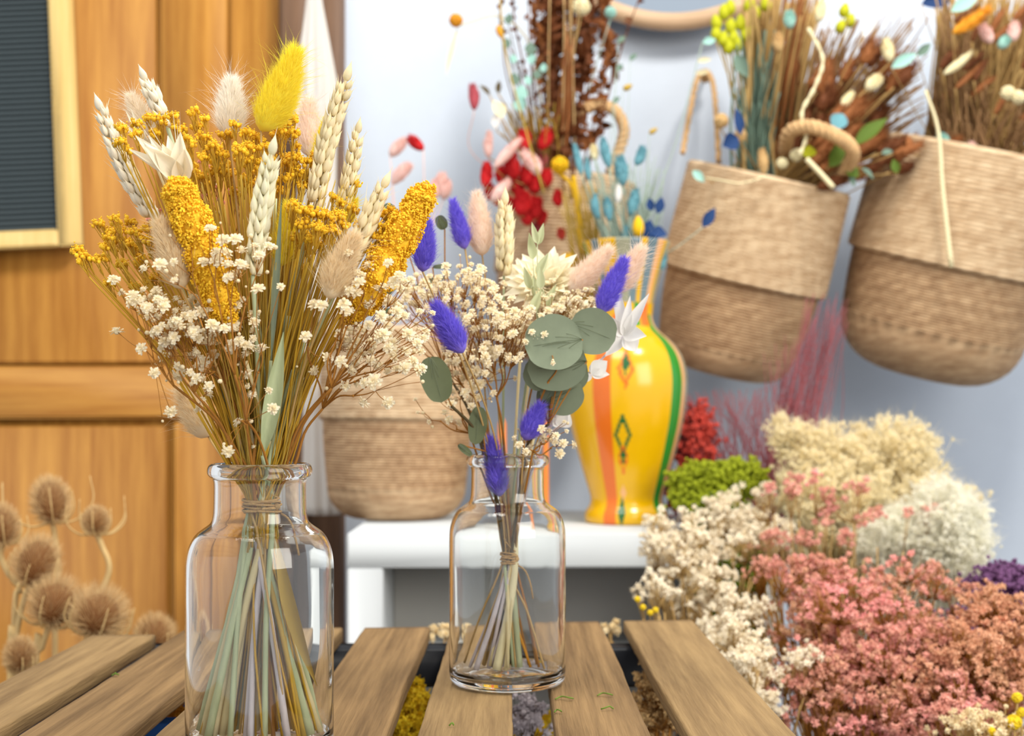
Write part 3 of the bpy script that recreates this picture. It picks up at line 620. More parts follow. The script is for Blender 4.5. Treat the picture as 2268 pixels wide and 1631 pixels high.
def rnd_um(n_, x0, x1, y0, y1, ra, Y0, Y1, top=None):
    out = []
    for i in range(n_):
        x = x0+(x1-x0)*(i+rng.uniform(.1, .9))/n_; yt = y0 if top is None else np.interp(x, [p[0] for p in top], [p[1] for p in top])
        out.append((x, rng.uniform(yt, y1), rng.uniform(*ra), rng.uniform(Y0, Y1)))
    return out
TOP = [(270, 295), (330, 262), (400, 262), (440, 255), (500, 280), (560, 285), (600, 295), (650, 275), (700, 360)]
umbel_spray('mustard yellow flower spray reaching furthest left, beside the board', A1, [(172, 556, 13, .80), (190, 572, 10, .80), (178, 578, 9, .795), (214, 580, 7, .80)])
umbel_spray('mustard yellow flower spray at the left shoulder of the bouquet', A1, [(222, 502, 14, .81), (255, 490, 13, .80), (262, 515, 15, .82), (240, 530, 12, .80), (290, 495, 13, .83), (300, 520, 14, .80), (232, 548, 9, .80), (330, 510, 12, .83), (325, 535, 13, .80), (345, 560, 12, .81), (290, 545, 12, .82), (370, 590, 12, .82), (310, 575, 10, .82)])
umbel_spray('mustard yellow flower spray over the white oat husks', A1, [(270, 290, 11, .80), (266, 318, 12, .795), (300, 300, 10, .81), (285, 335, 9, .80), (330, 265, 12, .84), (305, 278, 12, .82), (352, 268, 14, .83), (345, 300, 12, .83), (382, 262, 13, .82)])
umbel_spray('mustard yellow flower spray in the middle of the top', A1, [(398, 290, 15, .82), (428, 253, 12, .82), (440, 280, 14, .83), (452, 308, 15, .81), (420, 315, 14, .80), (455, 265, 9, .81), (475, 330, 16, .80), (400, 340, 14, .82), (500, 305, 14, .82), (450, 350, 13, .80), (492, 345, 13, .80), (425, 370, 12, .84), (470, 385, 11, .83), (500, 380, 10, .83)])
umbel_spray('mustard yellow flower spray below the big yellow tail', A1, [(520, 280, 11, .81), (545, 300, 15, .81), (570, 310, 14, .82), (555, 330, 16, .80), (530, 335, 15, .79), (590, 330, 14, .80), (610, 300, 13, .83), (550, 360, 13, .80), (580, 365, 12, .80), (540, 400, 11, .82), (575, 410, 10, .83), (520, 430, 10, .83)])
umbel_spray('mustard yellow flower spray right of the big yellow tail', A1, [(635, 278, 12, .83), (652, 262, 9, .83), (650, 300, 12, .82), (625, 300, 13, .82), (660, 330, 7, .83), (655, 352, 12, .82), (680, 362, 14, .82), (640, 370, 13, .83), (665, 385, 12, .82), (690, 390, 10, .83), (640, 400, 11, .82), (670, 415, 11, .82)])
umbel_spray('dense mustard yellow flower spray at right of centre', A1, [(650, 462, 14, .79), (675, 470, 16, .78), (700, 478, 17, .78), (725, 485, 16, .78), (750, 480, 14, .79), (670, 500, 15, .78), (705, 510, 16, .77), (735, 515, 14, .78), (760, 505, 12, .79), (690, 535, 12, .78), (720, 540, 12, .79), (755, 455, 10, .81), (780, 465, 10, .81), (740, 440, 9, .82), (790, 412, 7, .83), (660, 530, 11, .79), (645, 490, 12, .80)])
umbel_spray('loose mustard yellow flower spray beside the right millet head', A1, [(842, 480, 11, .81), (860, 470, 10, .81), (870, 485, 12, .81), (850, 505, 13, .80), (880, 500, 10, .81), (838, 530, 12, .80), (865, 530, 10, .80), (822, 560, 10, .80)])
umbel_spray('mustard yellow flower spray set deep behind the middle wheat ear', A1, [(x, y, U0, Y) for x, y, U0, Y in rnd_um(26, 395, 715, 345, 450, (9, 14), .82, .86)])
umbel_spray('mustard yellow flower spray filling the left side behind the beige tail', A1, [(x, y, U0, Y) for x, y, U0, Y in rnd_um(18, 225, 420, 510, 640, (9, 13), .82, .86)])
umbel_spray('mustard yellow flower spray filling low behind the right wheat ear', A1, [(x, y, U0, Y) for x, y, U0, Y in rnd_um(20, 635, 850, 470, 600, (9, 14), .81, .85)])
# fine stems between heads and neck
t = thing('mustard_flower_spray', 'thicket of fine olive gold stems at the heart of the left bouquet', 'flower stems', (J1[0], J1[1], ZT+.012))
mb = MB()
for i in range(230):
    H = P(rng.uniform(380, 800), rng.uniform(380, 640), rng.uniform(.77, .87)); mb.add(*tubes(stem_pts(H, A1, 20, short=True), np.linspace(.0002, .0006, 20), 4))
mb.build('stems', M['olive_stem'], t)['kind'] = 'stuff'
t = thing('straw_bundle', 'thick pale green straws standing through the middle of the large jar', 'straw', (J1[0], J1[1], ZT+.012))
for (x, y, r) in ((560, 620, .0019), (610, 440, .0016), (640, 700, .0017), (675, 760, .0016), (590, 700, .0015), (545, 800, .0015), (650, 820, .0018), (525, 760, .0014), (700, 800, .0014)):
    H = P(x, y, rng.uniform(.78, .81)); p = stem_pts(H, A1, 26); MB().add(*tubes(p, np.linspace(r*.7, r*1.3, 26), 7)).build('straw', M['green_stem'] if r > .0015 else M['straw'], t)
t = thing('reed_grass', 'long folded pale green leaf blade rising from the large jar', 'leaf', (J1[0], J1[1], ZT+.012))
tp = P(628, 735, .775); bs = P(582, 1010, .795); MB().add(*leaf(bs, tp, .0105, (.3, -1, .1), 'lens', .9, .02, 20, 7)).build('leaf_blade', M['green_stem'], t); add_stem(t, bs, A1, .0014, M['green_stem'])
t = thing('reed_grass', 'narrow grey green blade standing upright left of the low yellow tail', 'leaf', (J1[0], J1[1], ZT+.012))
tp = P(624, 430, .77); bs = P(600, 800, .785); MB().add(*leaf(bs, tp, .0040, (.5, -1, .1), 'lens', .6, -.01, 24, 5)).build('leaf_blade', M['euca'], t); add_stem(t, bs, A1, .0010, M['green_stem'])
# extra stems inside the large jar, fanned as in the photograph
t = thing('stem_bundle', 'fanned cut stem ends standing on the bottom of the large jar', 'stems', (J1[0], J1[1], ZT+.012))
for (x, dy, r, m_) in ((432, 0, .0018, 'green_stem'), (450, -.012, .0016, 'straw'), (468, .01, .0019, 'green_stem'), (478, -.016, .0015, 'wheat'), (494, -.012, .0019, 'straw'), (510, .012, .0016, 'straw'), (470, -.02, .0016, 'green_stem'), (552, -.02, .0014, 'lilac_stem'), (560, .0, .0015, 'straw'), (566, -.026, .0013, 'lilac_stem'), (612, -.02, .0009, 'brown_stem'), (632, .01, .0010, 'gold_stem'), (648, -.028, .0014, 'lilac_stem'), (686, -.012, .0021, 'green_stem'), (698, .004, .0018, 'green_stem'), (706, -.006, .0013, 'straw'), (676, -.018, .0012, 'olive_stem'), (540, .012, .0010, 'brown_stem'), (590, .015, .0009, 'brown_stem'), (600, -.01, .0011, 'gold_stem')):
    b_ = np.array([PX(x, .80), .81+dy, ZT+.013]); o_ = b_[:2]-J1[:2]; m = np.hypot(*o_); b_[:2] = J1[:2]+o_*min(1, .038/max(m, 1e-6))
    H = P(575-(x-575)*.35, 985, .81-dy*.5); H[2] += rng.uniform(-.002, .01); p = stem_pts(H, A1, 22, btm=b_); MB().add(*tubes(p, np.linspace(r*1.1, r*1.5, 22)*(1+rng.normal(0, .03, 22)), 7)).build('cut_stem', M[m_], t)
# brown leaf sheath inside right
t = thing('dry_leaf', 'dry brown leaf sheath leaning right inside the large jar', 'leaf', P(700, 1580, .81))
MB().add(*leaf(P(615, 1200, .80), P(700, 1520, .80), .010, (-.4, -1, 0), 'lens', .8, .05, 20, 5)).build('leaf_sheath', M['olive_stem'], t)

# twine
def twine(label, J, r, n_, z0, pitch):
    t = np.linspace(0, 2*PI*n_, 40*n_); rr = r+.0006*np.sin(t*3.3); c = J.bind
    p = np.stack([c[0]+rr*np.cos(t), c[1]+rr*np.sin(t), c[2]+z0+pitch*t/(2*PI)+.0006*np.sin(t*1.7)], -1); mb = MB(); mb.add(*tubes(p, .00075, 6))
    e = p[0]; mb.add(*tubes(spline([e, e+[.006, -.004, -.004], e+[.010, -.006, -.014], e+[.012, -.002, -.026]], 12), .0007, 5)); e = p[-1]; mb.add(*tubes(spline([e, e+[-.004, -.006, .003], e+[-.010, -.006, .010], e+[-.012, -.003, .016]], 12), .0007, 5))
    mb.add(*inst(SPH, np.array([[c[0]+r*.9, c[1]-r*.5, c[2]+z0+pitch*n_/2]]), np.eye(3)[None], np.array([.0022])))
    o = mb.build('twine', M['twine']); tag(o, label, 'twine')
twine('jute twine wound around the stems in the neck of the large jar', A1, .0112, 6, -.004, .0014)
twine('jute twine tied around the stems inside the small jar', A2, .0062, 7, -.004, .0014)

# baby's breath
flo_me = {}
def floret_mesh(key, m_, s):
    if key not in flo_me:
        mb = MB(); V, a, q = FLORET; mb.add(V*s, q); flo_me[key] = mb.mesh('floret', m_, smooth=False)
    return flo_me[key]
def gyp(label, J, fork, flos, Y, m_='gyp', sm='brown_stem', size=.0040, dY=.02, forkY=None, buds=10, cap=95, name='babys_breath', nodes=5):
    t = thing(name, label, 'flower', (J.c[0], J.c[1], J.c[2]+.012)); st = MB()
    Fk = P(*fork, forkY or Y); st.add(*tubes(stem_pts(Fk, J, 24), np.linspace(.0008, .0011, 24), 5))
    pos = np.array([P(x, y, Y+rng.uniform(-dY, dY)) for x, y, *_ in flos]); ang = np.arctan2((pos-Fk)[:, 2], (pos-Fk)[:, 0]); order = np.argsort(ang)
    rest = []
    grp = np.array_split(order, max(1, min(nodes, len(flos)//3)))
    for g in grp:
        cen = pos[g].mean(0); nd = Fk+(cen-Fk)*rng.uniform(.42, .6)+rng.normal(0, .002, 3)
        st.add(*tubes(spline([Fk, Fk*.5+nd*.5+rng.normal(0, .0015, 3), nd], 8), np.linspace(.00065, .0005, 8), 5))
        st.add(*inst(SPL, nd[None], np.eye(3)[None], np.array([.0009])))
        for sub in np.array_split(g, max(1, len(g)//3)):
            c2 = pos[sub].mean(0); n2 = nd+(c2-nd)*.55+rng.normal(0, .002, 3)
            st.add(*tubes(spline([nd, nd*.5+n2*.5+rng.normal(0, .001, 3), n2], 6), np.linspace(.00045, .0003, 6), 4))
            for i in sub:
                p = pos[i]; s = size*(flos[i][2]/14.0 if len(flos[i]) > 2 else rng.uniform(.75, 1.05))
                st.add(*tubes(spline([n2, n2*.5+p*.5+rng.normal(0, .0014, 3), p], 7), .00024, 4))
                d = nrm(nrm(p-n2)*.7+np.array([rng.normal(0, .4), -.55, .25+rng.normal(0, .3)]))
                rest.append((p, d, s))
                if rng.uniform() < .5:
                    e = p+rng.normal(0, .005, 3); st.add(*tubes(np.array([n2, n2*.4+e*.6+rng.normal(0, .001, 3), e]), .00018, 4)); rest.append((e, e-n2, -rng.uniform(.0007, .0015)))
    big = [r for r in rest if r[2] > 0]; bud = [r for r in rest if r[2] < 0]
    big.sort(key=lambda r: r[0][1])
    me = floret_mesh(m_, M[m_], 1.0)
    for p, d, s in big[:cap]:
        o = bpy.data.objects.new('floret', me); COL.objects.link(o); o.parent = t; o.location = tuple(p-np.array(t['_loc'])); o.scale = (s, s, s*rng.uniform(.8, 1.05))
        o.rotation_euler = Vector(d).to_track_quat('Z', 'Y').to_euler()
    if len(big) > cap:
        r = big[cap:]; mb = MB(); mb.add(*inst(FLORET, np.array([x[0] for x in r]), rotz_to(np.array([x[1] for x in r])), np.array([x[2] for x in r]))); mb.build('floret', M[m_], t, smooth=False)['kind'] = 'stuff'
    if bud:
        mb = MB(); mb.add(*inst(SPL, np.array([x[0] for x in bud]), rotz_to(np.array([x[1] for x in bud])), np.array([-x[2] for x in bud]))); mb.build('buds', M['gyp_warm'], t)['kind'] = 'stuff'
    st.build('stems', M[sm], t); return t
def fill(n_, cx, cy, rx, ry, s=(9, 14)): 
    out = []
    for i in range(n_):
        a = rng.uniform(0, 2*PI); r = math.sqrt(rng.uniform(0, 1)); out.append((cx+rx*r*math.cos(a), cy+ry*r*math.sin(a), rng.uniform(*s)))
    return out
def clump(pts, n_=4, sp=13, s=(8, 13)):
    out = []
    for x, y, *r in pts:
        out.append((x, y, (r[0] if r else 14)))
        for _ in range(n_-1): out.append((x+rng.normal(0, sp), y+rng.normal(0, sp), rng.uniform(*s)))
    return out
gyp('baby\'s breath spray with scattered flowers at the far left', A1, (385, 855), [(252, 620, 14), (259, 735, 16), (313, 772, 13), (270, 650, 9), (378, 912, 14), (342, 826, 12), (295, 655, 15), (290, 672, 12), (305, 668, 14), (318, 690, 15)], .775, nodes=4)
gyp('baby\'s breath spray crowded at lower left of the mustard bouquet', A1, (430, 870), clump([(355, 660, 17), (345, 650), (362, 680), (325, 680), (352, 702, 16), (390, 705, 15), (398, 725, 15), (430, 735, 16), (345, 735), (365, 755), (385, 748), (425, 700), (445, 690, 14), (470, 720, 15), (475, 735), (395, 832, 15), (435, 838, 12), (462, 872, 12)], 4, 15)+[(448, 805, 17), (435, 780), (463, 752, 15)], .77)
gyp('baby\'s breath spray in the front middle of the mustard bouquet', A1, (520, 830), [(418, 517, 15), (460, 500, 8), (463, 505, 10), (495, 532, 15), (522, 530, 15), (500, 560, 16), (480, 575, 15), (452, 582, 15), (480, 558, 12), (505, 585, 12), (532, 585, 13), (535, 555, 13), (515, 612, 15), (505, 615, 12), (525, 605, 12), (540, 592, 14), (355, 585, 15), (385, 580, 9), (320, 595, 12), (386, 620, 8), (575, 550, 11), (565, 545, 10), (596, 545, 12), (574, 565, 12), (470, 505, 9)], .758, nodes=4)
gyp('baby\'s breath spray around the straws above the large jar', A1, (545, 930), [(572, 640, 15), (622, 635, 9), (520, 730, 14), (510, 725, 11), (530, 755, 12), (515, 765, 15), (545, 765, 13), (555, 770, 13), (580, 772, 14), (545, 785, 12), (550, 828, 13), (605, 905, 13), (505, 1000, 14), (560, 875, 8), (548, 855, 7), (595, 865, 9), (562, 990, 6), (527, 935, 12), (555, 875, 10)], .765, nodes=4)
gyp('baby\'s breath spray behind the straws of the mustard bouquet', A1, (500, 850), fill(44, 465, 745, 120, 100, (9, 14)), .80, nodes=9)
gyp('baby\'s breath spray filling behind the right side of the mustard bouquet', A1, (720, 870), fill(60, 845, 740, 105, 85, (8, 13)), .80, nodes=8)
gyp('large baby\'s breath spray spreading over to the right jar', A1, (715, 905), [(697, 675, 15), (712, 677, 14), (762, 675, 15), (766, 690, 13), (818, 720, 13), (756, 740, 15), (770, 755, 14), (792, 760, 17), (725, 793, 14), (755, 800, 14), (790, 850, 9), (829, 845, 18), (806, 848, 12), (806, 890, 15), (860, 892, 14), (765, 855, 12), (780, 820, 12), (767, 765, 12), (803, 730, 15), (677, 745, 13), (695, 820, 12), (850, 740, 15), (870, 760, 15), (840, 745, 13), (860, 770, 12), (870, 790, 15), (905, 740, 15), (925, 760, 13), (915, 800, 14), (925, 820, 14), (935, 815, 12), (897, 815, 14), (880, 690, 13), (930, 690, 10), (958, 693, 8), (845, 700, 14), (895, 700, 14)], .77, forkY=.80, nodes=7)
gyp('baby\'s breath spray in front of the right millet head', A1, (735, 860), [(772, 560, 10), (818, 588, 14), (860, 582, 11), (785, 605, 15), (795, 625, 14), (800, 610, 12), (765, 635, 14), (775, 645, 12), (790, 650, 14), (835, 640, 12), (850, 635, 12), (872, 625, 14), (885, 610, 13), (900, 625, 10), (755, 650, 14), (740, 635, 12), (815, 675, 13), (822, 670, 12), (770, 625, 12), (885, 640, 14), (910, 620, 11)], .775, nodes=5)
gyp('small pink baby\'s breath spray deep inside the mustard flowers', A1, (520, 640), fill(36, 470, 410, 80, 55, (5, 8))+fill(14, 350, 500, 25, 45, (5, 8)), .87, m_='pink_gyp', nodes=6)

# --- right bouquet
bunny('purple bunny tail touching the mustard millet, furthest left', A2, (946, 488), (936, 602), 54, .93, M['purple_tail'], 3200, awn=.5)
bunny('purple bunny tail standing above the baby\'s breath, beside the peach one', A2, (1002, 442), (1030, 552), 44, 1.05, M['purple_tail'], 2400, awn=.2)
bunny('fluffy purple bunny tail drooping in front, left side', A2, (962, 672), (1025, 782), 62, .93, M['purple_tail'], 3600, awn=.6)
bunny('purple bunny tail between the two pink ones at right', A2, (1386, 572), (1328, 694), 54, .98, M['purple_tail'], 3000, awn=.1)
bunny('small purple bunny tail low above the jar rim', A2, (1200, 895), (1162, 975), 52, .975, M['purple_tail'], 2400, awn=.3)
bunny('purple bunny tail hanging into the neck of the small jar', A2, (1086, 966), (1108, 1100), 54, .995, M['purple_tail'], 2600, awn=0)
bunny('peach bunny tail standing highest in the right bouquet', A2, (1056, 425), (1068, 566), 66, 1.06, M['pink_tail'], 3000, awn=.8)
bunny('pale pink bunny tail leaning right above the eucalyptus', A2, (1352, 548), (1262, 650), 62, 1.02, M['pink_tail'], 3000, awn=1)
bunny('pale pink bunny tail furthest right, behind the purple one', A2, (1424, 545), (1368, 648), 58, 1.00, M['pink_tail'], 2800, awn=1)
wheat('cream wheat ear in the right bouquet', A2, (1119, 446), (1116, 612), 56, 1.05, M['wheat'], awn=.006, srad=.0010)
t = thing('oat_spray', 'pale green oat sprig in the middle of the right bouquet', 'grass', (J2[0], J2[1], ZT+.012)); mb = MB()
for (x0, y0, x1, y1, w_) in ((1190, 540, 1178, 492, 13), (1192, 542, 1204, 494, 13), (1180, 575, 1172, 515, 18), (1196, 640, 1196, 590, 18), (1180, 690, 1200, 640, 18), (1190, 610, 1215, 560, 16), (1175, 640, 1160, 590, 16), (1210, 680, 1232, 630, 15), (1195, 665, 1180, 610, 18)):
    Yq = 1.0+rng.uniform(-.01, .01)
    for sg in (-1, 1): mb.add(*leaf(P(x0, y0, Yq), P(x1, y1, Yq+sg*.002), w_*Yq/F*1.1, (rng.uniform(-.3, .3), sg, 0), 'husk', 1.0, .03, 10, 5))
mb.build('husk', M['oat_green'], t); mb = MB()
for (x0, y0) in ((1190, 540), (1180, 575), (1210, 680), (1175, 640)): mb.add(*tubes(spline([P(x0, y0, 1.0), P((x0+1190)/2, 640, 1.0), P(1190, 720, 1.0)], 8), .0004, 4))
mb.build('branch', M['oat_green'], t); add_stem(t, P(1190, 720, 1.0), A2, .0009, M['green_stem'])
# pale pleated strawflower blooms
def bloom(label, J, cx, cy, rpx, Y, m_, n_=22, tilt=(0, -.7, .7), name='everlasting_flower', wd=.34, lens=((1.0, .25), (.85, .6), (.6, 1.0)), shp='lens'):
    t = thing(name, label, 'flower', (J.c[0], J.c[1], J.c[2]+.012)); C = P(cx, cy, Y); k = Y/F*rpx; D = nrm(np.array(tilt, float)); R = rotz_to(D[None], np.array([[1., 0, 0]]))[0]; mb = MB()
    for ln, e in lens:
        for i in range(n_):
            a = 2*PI*i/n_+rng.uniform(-.1, .1)+e; d = R@np.array([math.cos(a)*math.cos(e), math.sin(a)*math.cos(e), math.sin(e)]); up = D
            mb.add(*leaf(C+d*k*.08, C+d*k*ln*rng.uniform(.92, 1.08), k*wd, up+rng.normal(0, .1, 3), shp, .5, .06, 8, 5))
    mb.build('petals', m_, t); add_stem(t, C, J, .0012, M['straw']); return t
bloom('large cream pleated flower behind the green oat sprig', A2, 1212, 640, 104, 1.04, M['cream_petal'], 18, (-.1, -.8, .62))
bloom('cream flower tucked low beside the eucalyptus', A2, 1168, 625, 70, 1.07, M['cream_petal'], 14, (0, -.7, .7))
bloom('pale cream flower above the purple tail pair', A2, 1262, 700, 70, 1.07, M['cream_petal'], 14, (.3, -.6, .7))
# eucalyptus
def euca(label, J, leaves, Y, m_, node):
    t = thing('eucalyptus_sprig', label, 'leaf', (J.c[0], J.c[1], J.c[2]+.012)); Nd = P(*node, Y)
    for (x0, y0, x1, y1, w_, nx, nz, dy) in leaves:
        B_ = P(x0, y0, Y+dy); T_ = P(x1, y1, Y+dy-.004); mb = MB(); mb.add(*leaf(B_, T_, w_*Y/F, (nx, -1, nz), 'round', .12, .05, 22, 13, .012)); nr = np.array([0, -.0006, 0])
        for a_, l_ in ((0, .9), (.42, .62), (-.42, .62), (.8, .45), (-.8, .45)):
            ax_ = T_-B_; sd_ = nrm(np.cross(ax_, [nx, -1, nz]))*w_*Y/F; v1 = B_+ax_*l_*math.cos(a_)+sd_*math.sin(a_)*l_*.5; nn_ = -nrm(np.cross(sd_, ax_)); nn_ = nn_*(1 if nn_[1] < 0 else -1); mb.add(*tubes(spline([B_, B_*.5+v1*.5+nn_*.0022, v1+nn_*.0002], 7), .00013, 4), m=1)
        mb.build('leaf', [m_, M['euca_dark'] if m_ is M['euca'] else M['euca']], t)
    mb = MB()
    for (x0, y0, x1, y1, w_, nx, nz, dy) in leaves: mb.add(*tubes(spline([P(x0, y0, Y+dy), Nd*.5+P(x0, y0, Y+dy)*.5+[0, .002, 0], Nd], 6), .0006, 5))
    mb.build('twig', M['brown_stem'], t); add_stem(t, Nd, J, .0011, M['stem_dark'])
euca('large grey green eucalyptus leaves in front of the vase shoulder', A2, [(1290, 752, 1163, 770, 128, .15, .3, -.014), (1262, 716, 1362, 755, 104, -.25, .2, -.004), (1300, 800, 1168, 820, 110, -.1, -.3, -.008), (1228, 842, 1164, 808, 84, -.3, .2, .004), (1222, 836, 1300, 810, 96, .3, -.2, .010), (1202, 892, 1288, 852, 100, .2, -.3, .006), (1200, 902, 1250, 830, 70, .2, -.3, .014)], .975, M['euca'], (1215, 940))
euca('dark eucalyptus leaf at the left of the right bouquet', A2, [(952, 790, 978, 892, 70, .3, -.1, 0)], .97, M['euca_dark'], (1000, 900))
euca('small dark eucalyptus leaves low in front of the jar', A2, [(1062, 900, 1052, 985, 42, .2, 0, 0), (1015, 985, 1045, 1010, 16, 0, .3, -.02)], .99, M['euca_dark'], (1075, 1000))
euca('small green leaves between the two bouquets', A2, [(872, 455, 850, 480, 34, .2, 0, 0), (985, 508, 970, 478, 26, 0, 0, 0), (958, 592, 1000, 592, 16, 0, .8, 0), (915, 640, 985, 615, 22, 0, .8, .01), (848, 660, 880, 610, 26, 0, .3, .02), (835, 700, 870, 690, 24, 0, .3, .02)], 1.05, M['euca_dark'], (985, 820))
# white pointed flowers
def star(label, cx, cy, Y, rays):
    t = thing('white_flower', label, 'flower', (J2[0], J2[1], ZT+.012)); C = P(cx, cy, Y); mb = MB()
    for (x, y, w_, dy) in rays: mb.add(*leaf(C, P(x, y, Y+dy), w_*Y/F, (rng.uniform(-.3, .3), -1, .3), 'husk' if w_ < 34 else 'lens', .5, .08, 12, 7))
    mb.build('petals', M['white_petal'], t); add_stem(t, C, A2, .0008, M['lilac_stem'])
star('white pointed flower at the far right of the right bouquet', 1380, 745, 1.00, [(1372, 640, 26, 0), (1396, 655, 24, -.01), (1438, 650, 26, -.012), (1432, 745, 38, -.01), (1410, 778, 46, .0), (1350, 700, 26, -.004), (1340, 790, 30, 0), (1355, 650, 20, .01)])
star('white papery petals in front of the vase, below the eucalyptus', 1310, 830, 1.00, [(1345, 800, 38, 0), (1350, 830, 26, 0), (1330, 795, 24, .004), (1285, 850, 18, 0)])
star('white papery petals low beside the small jar rim', 1238, 945, 1.0, [(1262, 915, 40, 0), (1256, 905, 26, -.005), (1225, 925, 20, 0)])
gyp('dense baby\'s breath along the upper left of the right bouquet', A2, (1030, 830), clump([(925, 640), (950, 655), (975, 640), (1000, 630), (1035, 618), (1060, 605), (1075, 625), (1095, 640), (1015, 655), (1050, 650), (900, 660), (890, 625), (985, 675), (940, 625)], 8, 19, (8, 13)), 1.0, size=.0042, dY=.03)
gyp('dense baby\'s breath in the middle of the right bouquet', A2, (1100, 880), clump([(1085, 690), (1110, 700), (1140, 690), (1165, 700), (1060, 715), (1120, 725), (1150, 730), (1090, 750), (1060, 765), (1105, 775), (1155, 760), (1175, 720), (1045, 700), (1130, 790), (1180, 745), (1075, 790)], 8, 19, (8, 13)), .985, size=.0042, dY=.03)
gyp('baby\'s breath behind the drooping purple tail', A2, (1050, 880), clump([(1000, 700), (1040, 735), (1045, 800), (1055, 820), (1012, 770), (1025, 835), (1090, 835), (980, 820), (1000, 805), (960, 720), (1065, 850)], 7, 18, (8, 13)), 1.01, size=.0042, dY=.03)
gyp('baby\'s breath spray along the cream flowers, top right', A2, (1180, 850), clump([(1215, 690), (1250, 665), (1285, 670), (1310, 665), (1230, 650), (1195, 660), (1270, 690), (1200, 720), (1300, 690)], 7, 17, (7, 12)), 1.01, size=.0042, dY=.02)
gyp('baby\'s breath drooping at lower right over the small jar', A2, (1180, 1000), [(1270, 985, 12), (1248, 982, 13), (1240, 1005, 14), (1250, 935, 7), (1232, 965, 11), (1255, 955, 7), (1205, 970, 14), (1215, 955, 13), (1185, 965, 12), (1160, 960, 10), (1150, 985, 12), (1195, 985, 12), (1220, 975, 12), (1175, 990, 12), (1200, 950, 12), (1140, 970, 10), (1230, 980, 10), (1165, 1000, 11)], .975, size=.0040, nodes=4)
gyp('baby\'s breath spray reaching low left towards the basket', A2, (1040, 960), [(995, 930, 13), (1015, 938, 13), (985, 915, 12), (970, 885, 10), (1000, 895, 14), (1010, 885, 12), (1030, 870, 14), (1040, 885, 14), (1050, 860, 13), (1020, 855, 12), (950, 935, 7), (925, 915, 7), (975, 870, 12), (1060, 880, 12), (1045, 900, 12), (920, 885, 7)], 1.0, size=.0040, nodes=5)
gyp('two baby\'s breath florets in front of the eucalyptus leaf', A2, (1215, 845), [(1205, 755, 8), (1244, 766, 12), (1220, 795, 7), (1225, 805, 7)], .955, size=.0038, nodes=1, forkY=.965, name='babys_breath')
t = thing('stem_bundle', 'cut stems standing on the bottom of the small jar', 'stems', (J2[0], J2[1], ZT+.012))
for (x, dy, r, m_) in ((1040, 0, .0010, 'lilac_stem'), (1055, -.01, .0016, 'lilac_stem'), (1070, .01, .0014, 'tan_stem'), (1090, 0, .0014, 'stem_dark'), (1100, -.012, .0026, 'ivory'), (1112, .006, .0016, 'lilac_stem'), (1150, 0, .0020, 'green_stem'), (1135, .01, .0012, 'gold_stem'), (1175, 0, .0008, 'amber'), (1082, -.004, .0012, 'lilac_stem'), (1120, -.014, .0012, 'straw')):
    b_ = np.array([PX(x, 1.016), 1.016+dy, ZT+.013]); H = P(1124-(x-1124)*.3, 1030, 1.016); H[2] += .008; p = stem_pts(H, A2, 22, btm=b_); MB().add(*tubes(p, np.linspace(r*1.0, r*1.4, 22), 7)).build('cut_stem', M[m_], t)

# ---------------------------------------------------------------- background dried flowers
def bg(label, kind, tip, base, wpx, Y, m_, to=None, group=None, name=None, cat='dried flower', sr=.0011, sm='tan_stem', Yb=None, via=None, nh=420):
    T = P(*tip, Y); Bs = P(*base, Yb or Y); k = Y/F; w_ = wpx*k; ax = T-Bs; L = max(np.linalg.norm(ax), 1e-4)
    loc = P(*to) if to else Bs
    t = thing(name or {'head': 'canary_grass', 'ball': 'billy_button', 'leaf': 'dried_leaf', 'plume': 'plume_grass', 'pod': 'seed_pod'}[kind], label, cat, loc, group)
    mb = MB(); mm = M[m_] if isinstance(m_, str) else m_
    if kind in ('head', 'plume', 'pod'):
        c = spline([Bs, Bs*.5+T*.5+rng.normal(0, .04*L, 3), T], 16); u = np.linspace(0, 1, 16); rad = w_*.5*np.clip(np.sin(PI*u**(.85 if kind != 'plume' else .7)), .05, 1)**.6
        mb.add(*tubes(c, rad*.88, 12)); Tn = nrm(np.gradient(c, axis=0)); A, B = frames(Tn)
        if kind != 'pod':
            i_ = rng.integers(0, 15, nh); th = rng.uniform(0, 2*PI, nh)[:, None]; nn = A[i_]*np.cos(th)+B[i_]*np.sin(th); pt = c[i_]+nn*rad[i_][:, None]*.8+Tn[i_]*rng.uniform(0, L/16, (nh, 1))
            mb.add(*hairs(pt, nn*(.5 if kind == 'head' else .8)+Tn[i_]*1.1, rng.uniform(.5, 1, nh)*w_*(.38 if kind == 'head' else .8), w_*(.075 if kind == 'head' else .05), .2))
        mb.build('seed_head', mm, t, smooth=True)
    elif kind == 'ball':
        C = T*.5+Bs*.5; r = w_*.5; n_ = 160; d = nrm(rng.normal(size=(n_, 3))); mb.add(*inst(SPH, C[None], np.eye(3)[None], np.array([r*.88]))); mb.add(*inst(BUD, C+d*r*.88, rotz_to(d), np.full(n_, r*.16))); mb.build('flower_head', mm, t)
    else:
        nv_ = (rng.uniform(-.6, .6), -1, rng.uniform(-.2, .6)); mb.add(*leaf(Bs, T, w_, nv_, 'lens', .3, .1, 12, 7)); mb.build('leaf_blade', mm, t)
    if to:
        E = P(*to); pts = [Bs]+([P(*v) for v in via] if via else [Bs*.5+E*.5+rng.normal(0, .008, 3)])+[E]; MB().add(*tubes(spline(pts, 14), sr, 6)).build('stem', M[sm], t)
    return t
